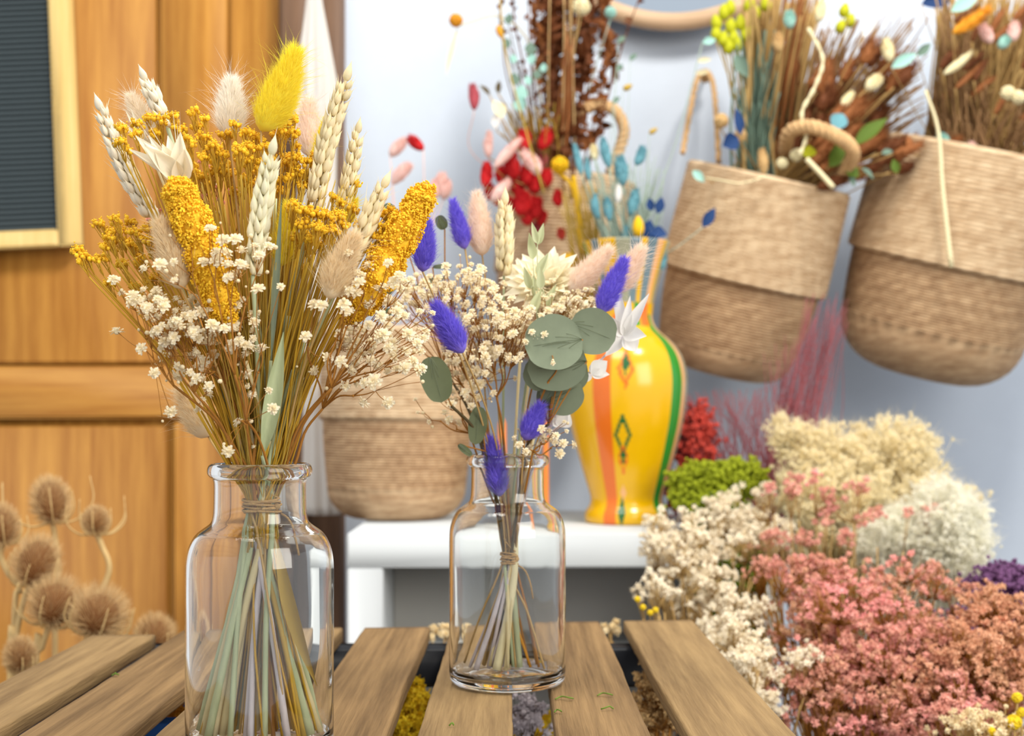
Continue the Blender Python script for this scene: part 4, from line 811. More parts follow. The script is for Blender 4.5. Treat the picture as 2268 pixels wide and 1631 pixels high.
def strands(name, label, n_, tipf, to, r, m_, cat='dried grass', K=12, jit=.006, spread=.012, hair=0):
    E = P(*to); t = thing(name, label, cat, E); mb = MB()
    for i in range(n_):
        T = P(*tipf()); e = E+rng.normal(0, spread, 3)*[1, 1, .3]; mid = T*.5+e*.5+rng.normal(0, jit, 3)
        p = spline([T, mid, e], K); mb.add(*tubes(p, np.linspace(r*.4, r, K), 4))
        if hair:
            ii = rng.integers(0, K//2, hair); mb.add(*hairs(p[ii], rng.normal(size=(hair, 3))+nrm(T-e)*1.5, rng.uniform(.006, .014, hair), .0009, .3))
    o = mb.build('strands', M[m_], t); o['kind'] = 'stuff'; return t
U = rng.uniform
# left basket on the shelf: thin pink and red grasses
L0 = (905, 830, 2.06)
bg('single red canary grass head left of the pink ones against the wall', 'head', (907, 304), (938, 332), 26, 2.05, 'red_head', L0, sm='blush_head', sr=.0008)
bg('pale pink canary grass head left of the lone red head', 'head', (898, 310), (864, 346), 28, 2.1, 'blush_head', L0, sm='blush_head', sr=.0008)
bg('pale pink canary grass head just above the mustard millet tip', 'head', (908, 366), (868, 408), 30, 2.1, 'blush_head', L0, sm='blush_head', sr=.0008)
for x, y in ((980, 385), (965, 400), (990, 400)): bg('blurred pink canary grass heads above the left purple tails', 'head', (x, y), (x-8+rng.uniform(-4, 4), y+42), 28, 2.2, 'blush_head', L0, group='pink heads above the left purple tails', sm='blush_head', sr=.0008)
bg('mauve canary grass head alone against the white wall', 'head', (1046, 188), (1050, 244), 25, 2.15, 'rose_head', (1180, 430, 2.2), sm='blush_head', sr=.0008, via=[(1046, 340, 2.18)])
# half hidden basket: red, pink, brown
T3 = (1225, 470, 2.26)
for x0, y0, x1, y1, w_ in ((1160, 290, 1160, 335, 30), (1214, 286, 1196, 332, 28), (1078, 362, 1072, 415, 26), (1130, 352, 1138, 400, 32), (1148, 396, 1142, 432, 34), (1212, 378, 1206, 416, 28), (1168, 366, 1162, 412, 30), (1158, 430, 1150, 478, 40), (1188, 440, 1184, 486, 32), (1112, 372, 1110, 408, 26), (1124, 440, 1118, 478, 30), (1182, 395, 1186, 430, 28), (1106, 420, 1100, 456, 26), (1170, 460, 1168, 500, 32), (1085, 410, 1084, 444, 24), (1200, 470, 1198, 500, 26), (1130, 330, 1128, 362, 26)):
    bg('red canary grass heads clustered behind the right bouquet', 'head', (x0, y0), (x1, y1), w_+3, 2.13+U(-.03, .03), 'red_head', T3, group='red canary grass cluster')
bg('red canary grass head low, in front of the half hidden basket', 'head', (1236, 422), (1238, 458), 24, 2.1, 'red_head', T3)
bg('small faded red head lowest on the half hidden basket', 'head', (1242, 508), (1246, 532), 20, 2.1, 'coral', T3)
bg('pink rose canary grass head behind the red cluster', 'head', (1200, 340), (1196, 380), 26, 2.16, 'rose_head', T3)
bg('rose canary grass head at the lower edge of the red cluster', 'head', (1190, 495), (1186, 540), 26, 2.16, 'rose_head', T3)
bg('long pale pink canary grass head leaning left across the red cluster', 'head', (1152, 308), (1094, 372), 25, 2.09, 'blush_head', T3)
bg('fat pale pink canary grass head in the middle of the red cluster', 'head', (1158, 336), (1194, 388), 34, 2.06, 'blush_head', T3)
bg('pink canary grass head low at the left of the red cluster', 'head', (1126, 402), (1088, 446), 28, 2.07, 'blush_head', T3)
bg('upright pale pink canary grass head left of the red cluster', 'head', (1084, 292), (1082, 350), 22, 2.12, 'blush_head', T3)
bg('bright yellow billy button under the twisted basket handle', 'ball', (1240, 348), (1240, 384), 40, 2.07, 'ball_yellow', (1290, 600, 2.1), sm='ball_yellow', sr=.003, via=[(1272, 430, 2.08)])
bg('blurred yellow flower head low above the pale pink bunny tail', 'ball', (1258, 560), (1262, 604), 44, 2.05, 'ball_yellow', (1290, 700, 2.1), sm='ball_yellow')
bg('orange yellow billy button at the upper left, alone on its stem', 'ball', (1010, 30), (1010, 60), 31, 2.15, 'amber', (1225, 430, 2.26), via=[(1040, 50, 2.15), (1110, 38, 2.16), (1180, 120, 2.2)], sr=.0014, sm='ivory')
bg('drooping pale straw leaf under the orange billy button', 'leaf', (988, 168), (1014, 62), 12, 2.16, 'ivory', None)
bg('ivory round seed head at the top of the brown foliage', 'ball', (1288, 0), (1288, 30), 40, 2.1, 'ivory', T3)
bg('amber bud on the dark twigs at the upper left of the brown foliage', 'pod', (1102, 56), (1112, 84), 18, 2.12, 'amber', T3, via=[(1130, 200, 2.15)], sm='dark_brown')
bg('small teal round head in front of the mirror rim', 'ball', (1352, 14), (1352, 42), 27, 2.12, 'pale_teal', T3, sm='stem_teal')
def twig(label, path, m_, leaves, lm, lw, Y, name='leafy_twig', sr=.0016, each=3):
    p = spline([P(x, y, Y) for x, y in path], 30); t = thing(name, label, 'twig', p[-1]); MB().add(*tubes(p, np.linspace(sr*.5, sr, 30), 6)).build('stem', M[m_], t); mb = MB()
    for i in range(leaves):
        j = rng.integers(0, 26); d = nrm(rng.normal(size=3)+[0, -.3, .7]); mb.add(*leaf(p[j], p[j]+d*lw*U(.8, 1.3), lw*.62, rng.normal(size=3)+[0, -1.2, 0], 'lens', .4, .12, 7, 5))
    mb.build('leaves', M[lm], t); return t
for i, (x0, xm, xe) in enumerate(((1196, 1210, 1250), (1215, 1225, 1252), (1240, 1238, 1256), (1268, 1255, 1258), (1296, 1275, 1262), (1322, 1292, 1266), (1345, 1335, 1270), (1310, 1290, 1262), (1330, 1352, 1275), (1180, 1200, 1250), (1230, 1222, 1250), (1205, 1236, 1256), (1285, 1300, 1268))):
    twig('dark brown leafy stems bunched high above the twisted handle', [(x0, -60), (x0*.5+xm*.5, 60), (xm, 190), (xe, 440)], 'dark_brown', 74, 'dark_brown' if i % 3 else 'rust_head', .0205, 2.2+U(-.05, .05), name='brown_foliage_stem').__setitem__('group', 'brown leafy stems')
for i, (pts, lab) in enumerate((([(1118, -40), (1108, 60), (1150, 160), (1200, 420)], 'thin dark twig with few leaves, furthest left of the brown foliage'), ([(1140, -40), (1138, 40), (1160, 150), (1205, 420)], 'thin dark twig between the leftmost twig and the brown foliage'), ([(1170, -40), (1172, 50), (1182, 180), (1215, 420)], 'thin dark twig close to the brown foliage on its left'), ([(1425, -30), (1400, 40), (1370, 130), (1290, 420)], 'thin dark twig crossing the mirror rim'))):
    twig(lab, pts, 'dark_brown', 26, 'dark_brown', .010, 2.15)
for x, y, w_ in ((1130, 42, 22), (1176, 108, 26), (1140, 175, 26), (1156, 205, 30), (1192, 165, 20), (1125, 96, 20), (1150, 230, 30), (1166, 178, 18), (1205, 150, 18), (1180, 130, 22), (1137, 130, 18)):
    bg('teal dyed leaves scattered among the thin dark twigs', 'leaf', (x, y-w_*.6), (x+U(-6, 6), y+w_*.6), w_, 2.12, 'pale_teal' if U() < .6 else 'sage', (1200, 420, 2.24), group='teal leaves on the dark twigs', sm='stem_dark', sr=.0009)
for x, y, x1, y1 in ((1062, 188, 1085, 212), (1106, 178, 1104, 208), (1090, 262, 1100, 290)): bg('small black green leaf sprigs left of the dark twigs', 'leaf', (x, y), (x1, y1), 14, 2.14, 'stem_dark', (1180, 420, 2.24), group='black green leaf sprigs')
bg('cream dried petal hanging left of the dark twigs', 'leaf', (1092, 222), (1112, 262), 34, 2.08, 'ivory', (1190, 430, 2.2)); bg('white dried petal just below the cream one', 'leaf', (1098, 288), (1102, 250), 22, 2.08, 'white_petal', None)
strands('ochre_grass', 'ochre and olive grass tuft above the red canary grass', 70, lambda: (U(1110, 1240), U(225, 300), U(2.1, 2.2)), (1215, 440, 2.25), .0016, 'olive_stem')
strands('orange_grass', 'tall orange brown grass blades rising inside the brown foliage', 14, lambda: (U(1238, 1270), U(40, 150), U(2.08, 2.14)), (1238, 430, 2.2), .0028, 'rust_head', jit=.003)
strands('tan_grass', 'tan grass stalks rising through the brown foliage', 7, lambda: (U(1205, 1290), U(-40, 20), U(2.06, 2.12)), (1245, 430, 2.2), .0020, 'tan_head', jit=.003)
for pts, lab in (([(1104, -40), (1120, 120), (1165, 290), (1205, 430)], 'slender olive stem at the left of the ochre grass'), ([(1270, 390), (1282, 470), (1290, 600)], 'golden yellow strap leaf hanging below the billy button')):
    p = spline([P(x, y, 2.05) for x, y in pts], 20); o = MB().add(*tubes(p, .0035 if 'golden' in lab else .0014, 7)).build('strap_leaf' if 'golden' in lab else 'flower_stalk', M['ball_yellow' if 'golden' in lab else 'olive_stem']); tag(o, lab, 'stem')
strands('olive_grass', 'olive grass stalks in front of the half hidden basket', 60, lambda: (U(1235, 1330), U(400, 470), U(2.0, 2.1)), (1330, 680, 2.05), .0012, 'olive_stem')
# yellow vase: teal grasses and navy leaves
TV = (1392, 640, 1.99)
strands('teal_grass', 'pale teal grass stalks standing in the yellow vase', 90, lambda: (U(1290, 1475), U(330, 470), U(1.96, 2.06)), TV, .0013, 'stem_teal', spread=.012)
for x0, y0, x1, y1, w_, lab in ((1334, 306, 1350, 372, 23, 'tall teal canary grass head left of the other teal heads'), (1372, 348, 1380, 412, 32, 'fat teal canary grass head in the middle of the teal group'), (1424, 326, 1408, 366, 24, 'teal canary grass head leaning right, highest at the right'), (1408, 420, 1396, 478, 26, 'teal canary grass head right above the navy leaves'), (1318, 430, 1326, 486, 20, 'narrow teal head at the lower left of the teal group'), (1345, 440, 1350, 490, 22, 'teal head just right of the lower left one'), (1272, 318, 1288, 388, 18, 'pale slender teal head beneath the twisted handle'), (1386, 500, 1384, 548, 20, 'teal head low behind the pale pink bunny tail'), (1472, 558, 1466, 598, 21, 'lone turquoise head at the edge of the vase mouth'), (1300, 350, 1306, 400, 16, 'slim teal head between handle and tall teal head')):
    bg(lab, 'head', (x0, y0), (x1, y1), w_, 1.97, 'teal_head', TV, sm='stem_teal')
bg('cream canary grass head below the twisted handle', 'head', (1314, 322), (1318, 356), 20, 1.98, 'ivory', TV, sm='stem_teal')
bg('white narrow head among the teal grasses', 'head', (1370, 410), (1368, 450), 16, 1.96, 'white_petal', TV, sm='stem_teal')
for x0, y0, x1, y1, w_, lab in ((1438, 438, 1444, 468, 20, 'small navy leaf, left one of the upper pair'), (1466, 436, 1456, 474, 22, 'small navy leaf, right one of the upper pair'), (1440, 486, 1428, 526, 34, 'large navy leaf beside the yellow tulip head'), (1478, 520, 1440, 516, 34, 'navy leaf pointing right below the upper pair'), (1450, 548, 1442, 506, 24, 'navy leaf pointing down below the upper pair'), (1584, 460, 1556, 504, 25, 'lone dark blue leaf in front of the middle hanging basket'), (1346, 526, 1352, 560, 18, 'navy leaf behind the pale pink bunny tail')):
    bg(lab, 'leaf', (x0, y0), (x1, y1), w_, 1.95, 'navy_leaf', TV if x0 < 1500 else (1452, 575, 1.97), sm='stem_teal', sr=.0007)
bg('yellow tulip shaped head beside the navy leaves', 'pod', (1413, 478), (1414, 526), 30, 1.94, 'ball_yellow', TV, sm='ball_yellow')
for x, y in ((1377, 88), (1403, 127), (1372, 150), (1365, 222)): bg('tiny teal leaves floating on thin twigs right of the brown foliage', 'leaf', (x+8, y-8), (x-8, y+8), 14, 2.1, 'sage', (1350, 480, 2.0), group='tiny teal leaves', sm='stem_teal', sr=.0005)
bg('single teal leaf on a long thin twig below the mirror', 'leaf', (1586, 88), (1556, 94), 18, 2.1, 'pale_teal', (1400, 560, 2.0), sm='stem_teal', sr=.0008)
bg('olive bud right of the brown foliage', 'pod', (1400, 188), (1380, 198), 16, 2.05, 'olive_stem', (1380, 520, 2.0), sm='stem_teal', sr=.0005)
bg('tiny olive flower on a wispy stem between the baskets', 'pod', (1456, 284), (1438, 296), 13, 2.05, 'olive_stem', (1420, 560, 2.0), sm='stem_teal', sr=.0005)
# middle hanging basket
cm('broom', (176, 136, 92), col2=(132, 98, 64))
TC = (1690, 470, 2.25)
for x, y in ((1590, 52), (1602, 88), (1618, 18), (1640, 52), (1655, 12), (1672, 30), (1625, 84), (1604, 28), (1612, 104), (1636, 100), (1586, 76), (1650, 76), (1700, 8), (1622, 60), (1660, 50)):
    bg('lime green seed pods bunched at the top of the middle basket', 'pod', (x+U(-8, 8), y-20), (x, y+16), 28, 2.15, 'lime_pod', TC, group='lime green pods', sm='olive_stem')
for x, y in ((1868, 22), (1882, 46), (1860, 60)): bg('lime green seed pods beside the brown plumes', 'pod', (x+6, y-16), (x, y+16), 28, 2.2, 'lime_pod', TC, group='lime pods by the brown plumes', sm='olive_stem')
strands('dry_reeds', 'upright tan and brown reeds in the middle hanging basket', 110, lambda: (U(1640, 1830), U(-60, 40), U(2.1, 2.28)), TC, .0042, 'tan_stem', jit=.004, spread=.03)
strands('dry_reeds', 'thin grey green reeds at the left of the middle hanging basket', 60, lambda: (U(1630, 1730), U(60, 240), U(2.1, 2.2)), (1668, 450, 2.2), .0030, 'sage', jit=.004, spread=.015)
strands('broom_grass', 'brown broom grass fanning right out of the middle basket', 260, lambda: (U(1800, 2060), U(30, 270), U(2.12, 2.25)), (1730, 450, 2.25), .0026, 'broom', jit=.008, spread=.025)
strands('dry_reeds', 'rust coloured reeds in the centre of the middle hanging basket', 22, lambda: (U(1740, 1800), U(-50, 60), U(2.08, 2.2)), TC, .0030, 'rust_head', jit=.003, spread=.02)
for i in range(80):
    an = math.radians(U(14, 70)); ds = U(170, 440); tx, ty = 1715+ds*math.cos(an), 440-ds*math.sin(an)
    if tx > 2150 or (1990 < tx and 180 < ty < 300): continue
    bx, by = tx-U(50, 85)*math.cos(an+.1), ty+U(50, 80)*math.sin(an+.1)
    bg('rust brown feathery plumes fanning right from the middle basket', 'plume', (tx, ty), (bx, by), U(20, 32), U(2.06, 2.2), 'rust_head' if i % 3 else 'dark_brown', TC, group='rust brown plumes', nh=260)
for x0, y0, x1, y1, w_, m_, lab in ((1962, 88, 1972, 138, 28, 'ivory', 'ivory seed head standing out against the brown plumes'), (1888, 205, 1862, 246, 22, 'ivory', 'ivory head lying lower among the brown plumes'), (1748, 28, 1750, 64, 28, 'pale_teal', 'pale mint head on the tan reeds'), (1724, 75, 1726, 116, 26, 'tan_head', 'tan cone head on the left tan reeds'), (1948, 172, 1918, 200, 30, 'ivory', 'cream head lying across the plumes, middle'), (1688, 332, 1692, 388, 24, 'tan_head', 'tan cone at the rim of the middle hanging basket'), (1822, 4, 1812, 50, 26, 'ivory', 'grey white head at the top above the tan reeds'), (2150, 320, 2158, 372, 30, 'blush_head', 'pale pink head hanging over the right basket rim'), (2084, 300, 2096, 346, 34, 'pale_teal', 'mint head in front of the right basket rim'), (2178, 56, 2196, 96, 28, 'blush_head', 'pale pink head high in the right basket'), (2248, 52, 2244, 92, 28, 'blush_head', 'pink head close to the right edge of the photo'), (2232, 84, 2214, 108, 26, 'pale_teal', 'mint head high in the right basket'), (2152, 115, 2090, 165, 20, 'ivory', 'long cream head pointing right between the baskets')):
    bg(lab, 'head', (x0, y0), (x1, y1), w_, 2.08, m_, TC if x0 < 2000 else (2140, 420, 2.25))
for x0, y0, x1, y1, w_, m_, lab in ((1944, 20, 1912, 84, 22, 'white_petal', 'white strap leaf at the top among the plumes'), (2062, 96, 2030, 124, 20, 'sage', 'sage leaf at the right end of the plumes'), (2030, 118, 1974, 150, 26, 'pale_teal', 'mint green leaf below the ivory head'), (2166, -6, 2106, 26, 30, 'pale_teal', 'large mint leaf at the top right beside the orange plume'), (1966, 262, 1892, 322, 34, 'leaf_green', 'large dark green leaf above the thick basket handle'), (1866, 310, 1836, 370, 44, 'leaf_green', 'dark green leaf behind the thick basket handle'), (1902, 392, 1872, 372, 34, 'leaf_green', 'green leaf drooping over the right rim of the middle basket'), (1935, 398, 1908, 372, 18, 'sage', 'blue green leaf drooping between the baskets'), (1892, 414, 1884, 385, 14, 'sage', 'lowest blue green leaf between the baskets'), (1978, 352, 1988, 384, 20, 'leaf_green', 'small bright green leaf in front of the right basket'), (1658, 172, 1628, 120, 30, 'sage', 'dark sage leaf below the lime pods'), (1560, 404, 1534, 378, 20, 'pale_teal', 'pale turquoise leaf in front of the middle basket rim'), (1600, 324, 1636, 306, 40, 'navy_leaf', 'navy blue leaf inside the left rim of the middle basket'), (1630, 238, 1640, 300, 22, 'navy_leaf', 'upright navy leaf above the rim of the middle basket'), (1792, 322, 1788, 350, 34, 'lime_pod', 'lime leaf at the foot of the reeds'), (1845, 290, 1868, 252, 40, 'teal_head', 'blurred teal leaf right of the tan reeds'), (1978, 335, 1952, 340, 16, 'sage', 'narrow sage leaf pointing at the right basket'), (2012, 300, 2014, 332, 18, 'rust_head', 'small rust leaf in front of the right basket')):
    bg(lab, 'leaf', (x0, y0), (x1, y1), w_, 2.06, m_, TC if x0 < 2000 else (2140, 420, 2.25), sr=.0009)
for x, y, w_, m_, lab in ((1597, 268, 34, 'tan_head', 'tan round head left of the navy leaf'), (1640, 300, 28, 'tan_head', 'small tan round head over the navy leaf'), (1764, 344, 30, 'ivory', 'cream round cone at the rim of the middle basket'), (1732, 362, 26, 'ivory', 'small cream cone at the rim, left of the larger cream cone'), (1800, 184, 24, 'rust_head', 'orange brown bud among the tan reeds')):
    bg(lab, 'ball', (x, y-w_/2), (x, y+w_/2), w_, 2.08, m_, TC)
p = spline([P(x, y, 2.04) for x, y in ((1790, 62), (1822, 130), (1806, 190), (1776, 250), (1786, 300), (1770, 345))], 40); tag(MB().add(*tubes(p, .0028*(1+.35*np.sin(np.arange(40)*1.9)), 7)).build('curly_seed_spike', M['ivory']), 'curly pale seed spike among the upright reeds', 'dried flower')
p = spline([P(x, y, 2.03) for x, y in ((1786, 352), (1815, 382), (1846, 416))], 10); tag(MB().add(*tubes(p, .0042, 7)).build('cut_reed', M['ivory']), 'cut reed end poking over the right rim of the middle basket', 'stem')
p = spline([P(x, y, 2.05) for x, y in ((1560, 394), (1600, 400), (1642, 406), (1700, 390))], 10); tag(MB().add(*tubes(p, .0012, 6)).build('flower_stalk', M['ivory']), 'thin straw lying over the rim of the middle basket', 'stem')
for x, y in ((1560, 132), (1556, 158)): bg('tiny cream bow above the basket loop on the wall', 'leaf', (x+16, y), (x-16, y+4), 12, 2.3, 'ivory', None, group='cream bows on the wall')
tag(MB().add(*inst(SPH, P(1562, 168, 2.40)[None], np.eye(3)[None], np.array([.013]))).add(*tubes(np.array([P(1562, 168, 2.39), P(1562, 168, YW)]), .004, 8)).build('wall_hook', M['rope']), 'small hook holding the loop of the middle hanging basket', 'hook')
# right hanging basket
TD = (2150, 430, 2.26)
strands('golden_grass', 'golden brown grass filling the right hanging basket', 420, lambda: (U(2070, 2380), U(-60, 120), U(2.12, 2.3)), TD, .0030, 'tan_stem', jit=.008, spread=.04)
strands('golden_grass', 'amber grass tuft at the left side of the right hanging basket', 90, lambda: (U(2080, 2200), U(0, 130), U(2.1, 2.2)), (2130, 430, 2.2), .0022, 'broom', jit=.006, spread=.03)
strands('golden_grass', 'short dark brown grass close to the rim of the right basket', 120, lambda: (U(2060, 2400), U(180, 280), U(2.1, 2.2)), (2150, 450, 2.24), .0028, 'broom', jit=.006, spread=.035)
bg('bright orange plume at the top right', 'plume', (2192, 18), (2110, 74), 24, 2.05, 'amber', TD, nh=500)
for i in range(26):
    x, y = U(2100, 2290), U(10, 250); bg('rust coloured feathery plumes in the right hanging basket', 'plume', (x+U(10, 40), y-U(10, 40)), (x-20, y+20), U(13, 20), U(2.08, 2.2), 'rust_head' if i % 2 else 'dark_brown', TD, group='rust plumes of the right basket', nh=220)
for x, y in ((2232, 205), (2255, 215)): bg('curled yellow flowers at the right edge above the basket', 'ball', (x, y-12), (x, y+14), 32, 2.06, 'ivory', TD, group='curled yellow flowers')
bg('black green leaf at the top right behind the mint leaf', 'leaf', (2120, -10), (2040, 10), 40, 2.2, 'navy_leaf', TD)
p = spline([P(x, y, 2.04) for x, y in ((2050, 200), (2078, 290), (2088, 420), (2107, 592))], 20); tag(MB().add(*tubes(p, np.linspace(.0022, .0040, 20), 7)).build('long_straw', M['ivory']), 'long bent straw hanging down in front of the right basket', 'straw')
# burgundy wispy bunch and coral bush behind the vase
def ff():
    r = U()
    return (U(1780, 1880), U(640, 740), U(2.0, 2.06)) if r < .38 else ((U(1500, 1690), U(860, 900), U(2.0, 2.08)) if r < .72 else (U(1690, 1830), U(740, 900), U(2.0, 2.06)))
strands('burgundy_grass', 'wispy burgundy bunch rising between the hanging baskets', 240, ff, (1690, 1240, 1.98), .0009, 'burgundy', jit=.018, spread=.02)
EXTRA_END = 0

# ---------------------------------------------------------------- bushes of dried flowers
def bush(name, label, regs, size, m_, base, sm, tpl=None, nparts=90, cat='dried flowers', pn='blossom', twig_r=.0006, hairy=0, hair_m=None, smooth=False, nfork=9, cl=.0085):
    E = np.array(base, float); t = thing(name, label, cat, E); st = MB(); pos = []
    for (x, y, rx, ry, Y, dY, n_) in regs:
        C = P(x, y, Y); k = Y/F
        nf = max(3, n_//nfork); nodes = nrm(rng.normal(size=(nf, 3)))*rng.uniform(0, 1, (nf, 1))**.36*np.array([rx*k, dY, ry*k])*rng.uniform(.85, 1.12, (nf, 1))+C
        g = nodes[rng.integers(0, nf, n_)]+rng.normal(size=(n_, 3))*rng.uniform(.4, 1.1, (n_, 1))*cl*np.array([1, 1, .7])
        nodes = nodes+(E-nodes)*rng.uniform(.03, .06, (nf, 1)); nodes[:, 2] -= cl*.6
        fk = C+(E-C)*.28; lo = spline([fk, fk*.5+E*.5+rng.normal(0, .01, 3), E], 10); st.add(*tubes(lo, twig_r*4, 5))
        dd = ((g[:, None]-nodes[None])**2).sum(-1); a = dd.argmin(1)
        nn = nodes; m = nn*.5+fk*.5+rng.normal(0, .006, nn.shape); s1 = np.stack([fk+(0*nn), fk*.5+m*.5, m, m*.5+nn*.5+rng.normal(0, .002, nn.shape), nn], 1); st.add(*tubes(s1, twig_r*1.5, 4))
        s2 = np.stack([nodes[a], nodes[a]*.5+g*.5+rng.normal(0, .002, g.shape), g], 1); st.add(*tubes(s2, twig_r*.6, 3)); pos.append(g)
    pos = np.concatenate(pos); st.build('stems', M[sm], t)['kind'] = 'stuff'
    pos = pos[np.argsort(pos[:, 1])]; pos[:nparts] = pos[:nparts]; T = tpl or FLO_LO
    if nparts:
        mb = MB(); mb.add(T[0], *[f for f in T[1:]]); me = mb.mesh(pn, M[m_], smooth=smooth)
        for p in pos[:nparts]:
            o = bpy.data.objects.new(pn, me); COL.objects.link(o); o.parent = t; o.location = tuple(p-E); s = size*U(.75, 1.25); o.scale = (s, s, s); o.rotation_euler = (U(0, 6), U(0, 6), U(0, 6))
    r = pos[nparts:]
    if not len(r): return t
    mb = MB(); mb.add(*inst(T, r, rotz_to(rng.normal(size=(len(r), 3))+[0, -.6, .6]), size*rng.uniform(.7, 1.25, len(r))))
    if hairy:
        b_ = r[rng.integers(0, len(r), hairy)]; mb.add(*hairs(b_, rng.normal(size=(hairy, 3))+[0, -.3, .5], rng.uniform(.008, .02, hairy), .0007, .6))
    o = mb.build(pn, M[hair_m or m_], t, smooth=smooth); o['kind'] = 'stuff'; return t
bush('coral_bush', 'coral red fine bush between the vase and the green moss', [(1540, 985, 42, 95, 2.02, .05, 1500), (1530, 1080, 60, 50, 2.0, .05, 700)], .0035, 'coral', (PX(1560, 2.0), 2.0, ZSH), 'burgundy', SPL, 60)
bush('green_moss_bunch', 'bright green moss like bunch right of the yellow vase', [(1590, 1068, 95, 42, 1.86, .05, 2600), (1560, 1105, 70, 30, 1.84, .05, 900), (1640, 1050, 50, 30, 1.86, .04, 600)], .0034, 'moss', (PX(1600, 1.86), 1.86, ZSH), 'moss_dark', SPL, 60)
bush('dark_moss_bunch', 'dark green bunch below the bright moss, behind the baby\'s breath', [(1600, 1180, 80, 70, 1.78, .05, 1800), (1640, 1260, 50, 60, 1.72, .05, 700)], .0034, 'moss_dark', (PX(1640, 1.74), 1.74, 0), 'moss_dark', SPL, 40)
bush('cream_fluffy_bunch', 'large fluffy cream bunch standing behind the pink flowers', [(1738, 965, 44, 44, 1.86, .04, 500), (1838, 1020, 88, 84, 1.86, .07, 2200), (1965, 1010, 112, 92, 1.88, .08, 2600), (1870, 1130, 130, 110, 1.82, .08, 3200), (2040, 1130, 130, 90, 1.82, .08, 2600), (1790, 1080, 70, 70, 1.84, .06, 1200)], .0034, 'cream_fluff', (PX(1900, 1.84), 1.84, 0), 'cream_fluff', FLO_LO, 90, hairy=26000, nfork=16, cl=.009)
bush('white_fluffy_bunch', 'brightest white round fluffy bunch at the right, before the wall', [(2080, 1180, 105, 112, 1.70, .08, 3600), (1990, 1200, 100, 80, 1.72, .07, 2000), (2120, 1270, 60, 60, 1.68, .06, 900)], .0032, 'white_fluff', (PX(2060, 1.7), 1.7, 0), 'white_fluff', FLO_LO, 90, hairy=22000, nfork=16, cl=.009)
bush('babys_breath_bunch', 'cream baby\'s breath bunch beside the right end of the slatted table', [(1480, 1190, 80, 60, 1.60, .06, 230), (1540, 1270, 90, 90, 1.54, .06, 380), (1440, 1300, 45, 48, 1.46, .03, 60), (1620, 1370, 80, 70, 1.46, .05, 210), (1590, 1200, 80, 60, 1.60, .05, 180)], .0042, 'gyp_bush', (PX(1640, 1.5), 1.55, 0), 'tan_stem', FLO_LO, 95)
bush('babys_breath_bunch', 'white baby\'s breath bunch lower, along the edge of the rightmost slat', [(1640, 1440, 70, 60, 1.34, .05, 170), (1690, 1480, 90, 60, 1.32, .05, 150), (1600, 1400, 50, 40, 1.38, .04, 80), (1700, 1560, 60, 50, 1.30, .04, 60), (1740, 1440, 60, 30, 1.34, .03, 40)], .0046, 'gyp_bush', (PX(1720, 1.35), 1.4, 0), 'tan_stem', FLO_LO, 95)
bush('babys_breath_bunch', 'white baby\'s breath bunch standing before the green moss', [(1650, 1130, 70, 80, 1.72, .05, 250), (1690, 1210, 70, 70, 1.70, .05, 200), (1600, 1150, 60, 50, 1.72, .05, 140)], .0050, 'gyp_bush', (PX(1690, 1.7), 1.7, 0), 'tan_stem', FLO_LO, 95)
bush('pink_flower_bunch', 'large pink baby\'s breath bunch filling the lower right', [(1770, 1290, 110, 80, 1.50, .07, 380), (1900, 1400, 190, 120, 1.40, .09, 1300), (1880, 1530, 200, 110, 1.34, .08, 1150), (2080, 1560, 180, 90, 1.30, .08, 950), (2060, 1430, 110, 80, 1.38, .07, 500), (2010, 1280, 130, 60, 1.46, .06, 200)], .0040, 'pink_bloom', (PX(1960, 1.4), 1.45, 0), 'brown_stem', FLO_LO, 95, nfork=8)
bush('pink_flower_bunch', 'sparse pink sprigs scattered before the cream fluffy bunch', [(1740, 1090, 40, 50, 1.64, .03, 40), (1860, 1190, 80, 50, 1.62, .04, 60), (1960, 1120, 130, 90, 1.64, .05, 70), (1820, 1080, 60, 50, 1.64, .05, 24), (1690, 1180, 50, 50, 1.64, .03, 40)], .0046, 'pink_bloom', (PX(1860, 1.62), 1.6, 0), 'tan_stem', FLO_LO, 95)
bush('peach_flower_bunch', 'peach coloured bunch at the right edge over the pink flowers', [(2210, 1370, 80, 60, 1.36, .05, 420), (2150, 1440, 110, 60, 1.33, .05, 520), (2240, 1470, 60, 60, 1.32, .05, 320), (2060, 1470, 60, 50, 1.34, .05, 200)], .0040, 'salmon', (PX(2150, 1.35), 1.4, 0), 'brown_stem', FLO_LO, 95)
bush('purple_flower_bunch', 'dark purple bunch at the right edge below the white fluffy one', [(2220, 1310, 70, 60, 1.56, .06, 1500), (2170, 1400, 70, 60, 1.52, .06, 1200), (2200, 1480, 60, 50, 1.46, .05, 600)], .0030, 'purple_bloom', (PX(2200, 1.5), 1.5, 0), 'purple_bloom', SPL, 60)
bush('cream_bush', 'small cream and yellow flowers in the bottom right corner', [(2200, 1605, 70, 26, 1.18, .03, 110), (2120, 1600, 40, 20, 1.2, .03, 50)], .0034, 'gyp_warm', (PX(2200, 1.2), 1.22, 0), 'tan_stem', FLO_LO, 80)
for x, y, w_, lab in ((2253, 1546, 24, 'yellow button flower highest at the right edge'), (2246, 1600, 34, 'largest yellow button flower in the bottom right corner'), (2262, 1578, 22, 'yellow button flower between the highest and the largest'), (2196, 1622, 22, 'yellow button flower at the bottom edge, left of the largest')):
    bg(lab, 'ball', (x, y-w_/2), (x, y+w_/2), w_, 1.17, 'yellow_bloom', (2240, 2400, 1.25), sr=.001)
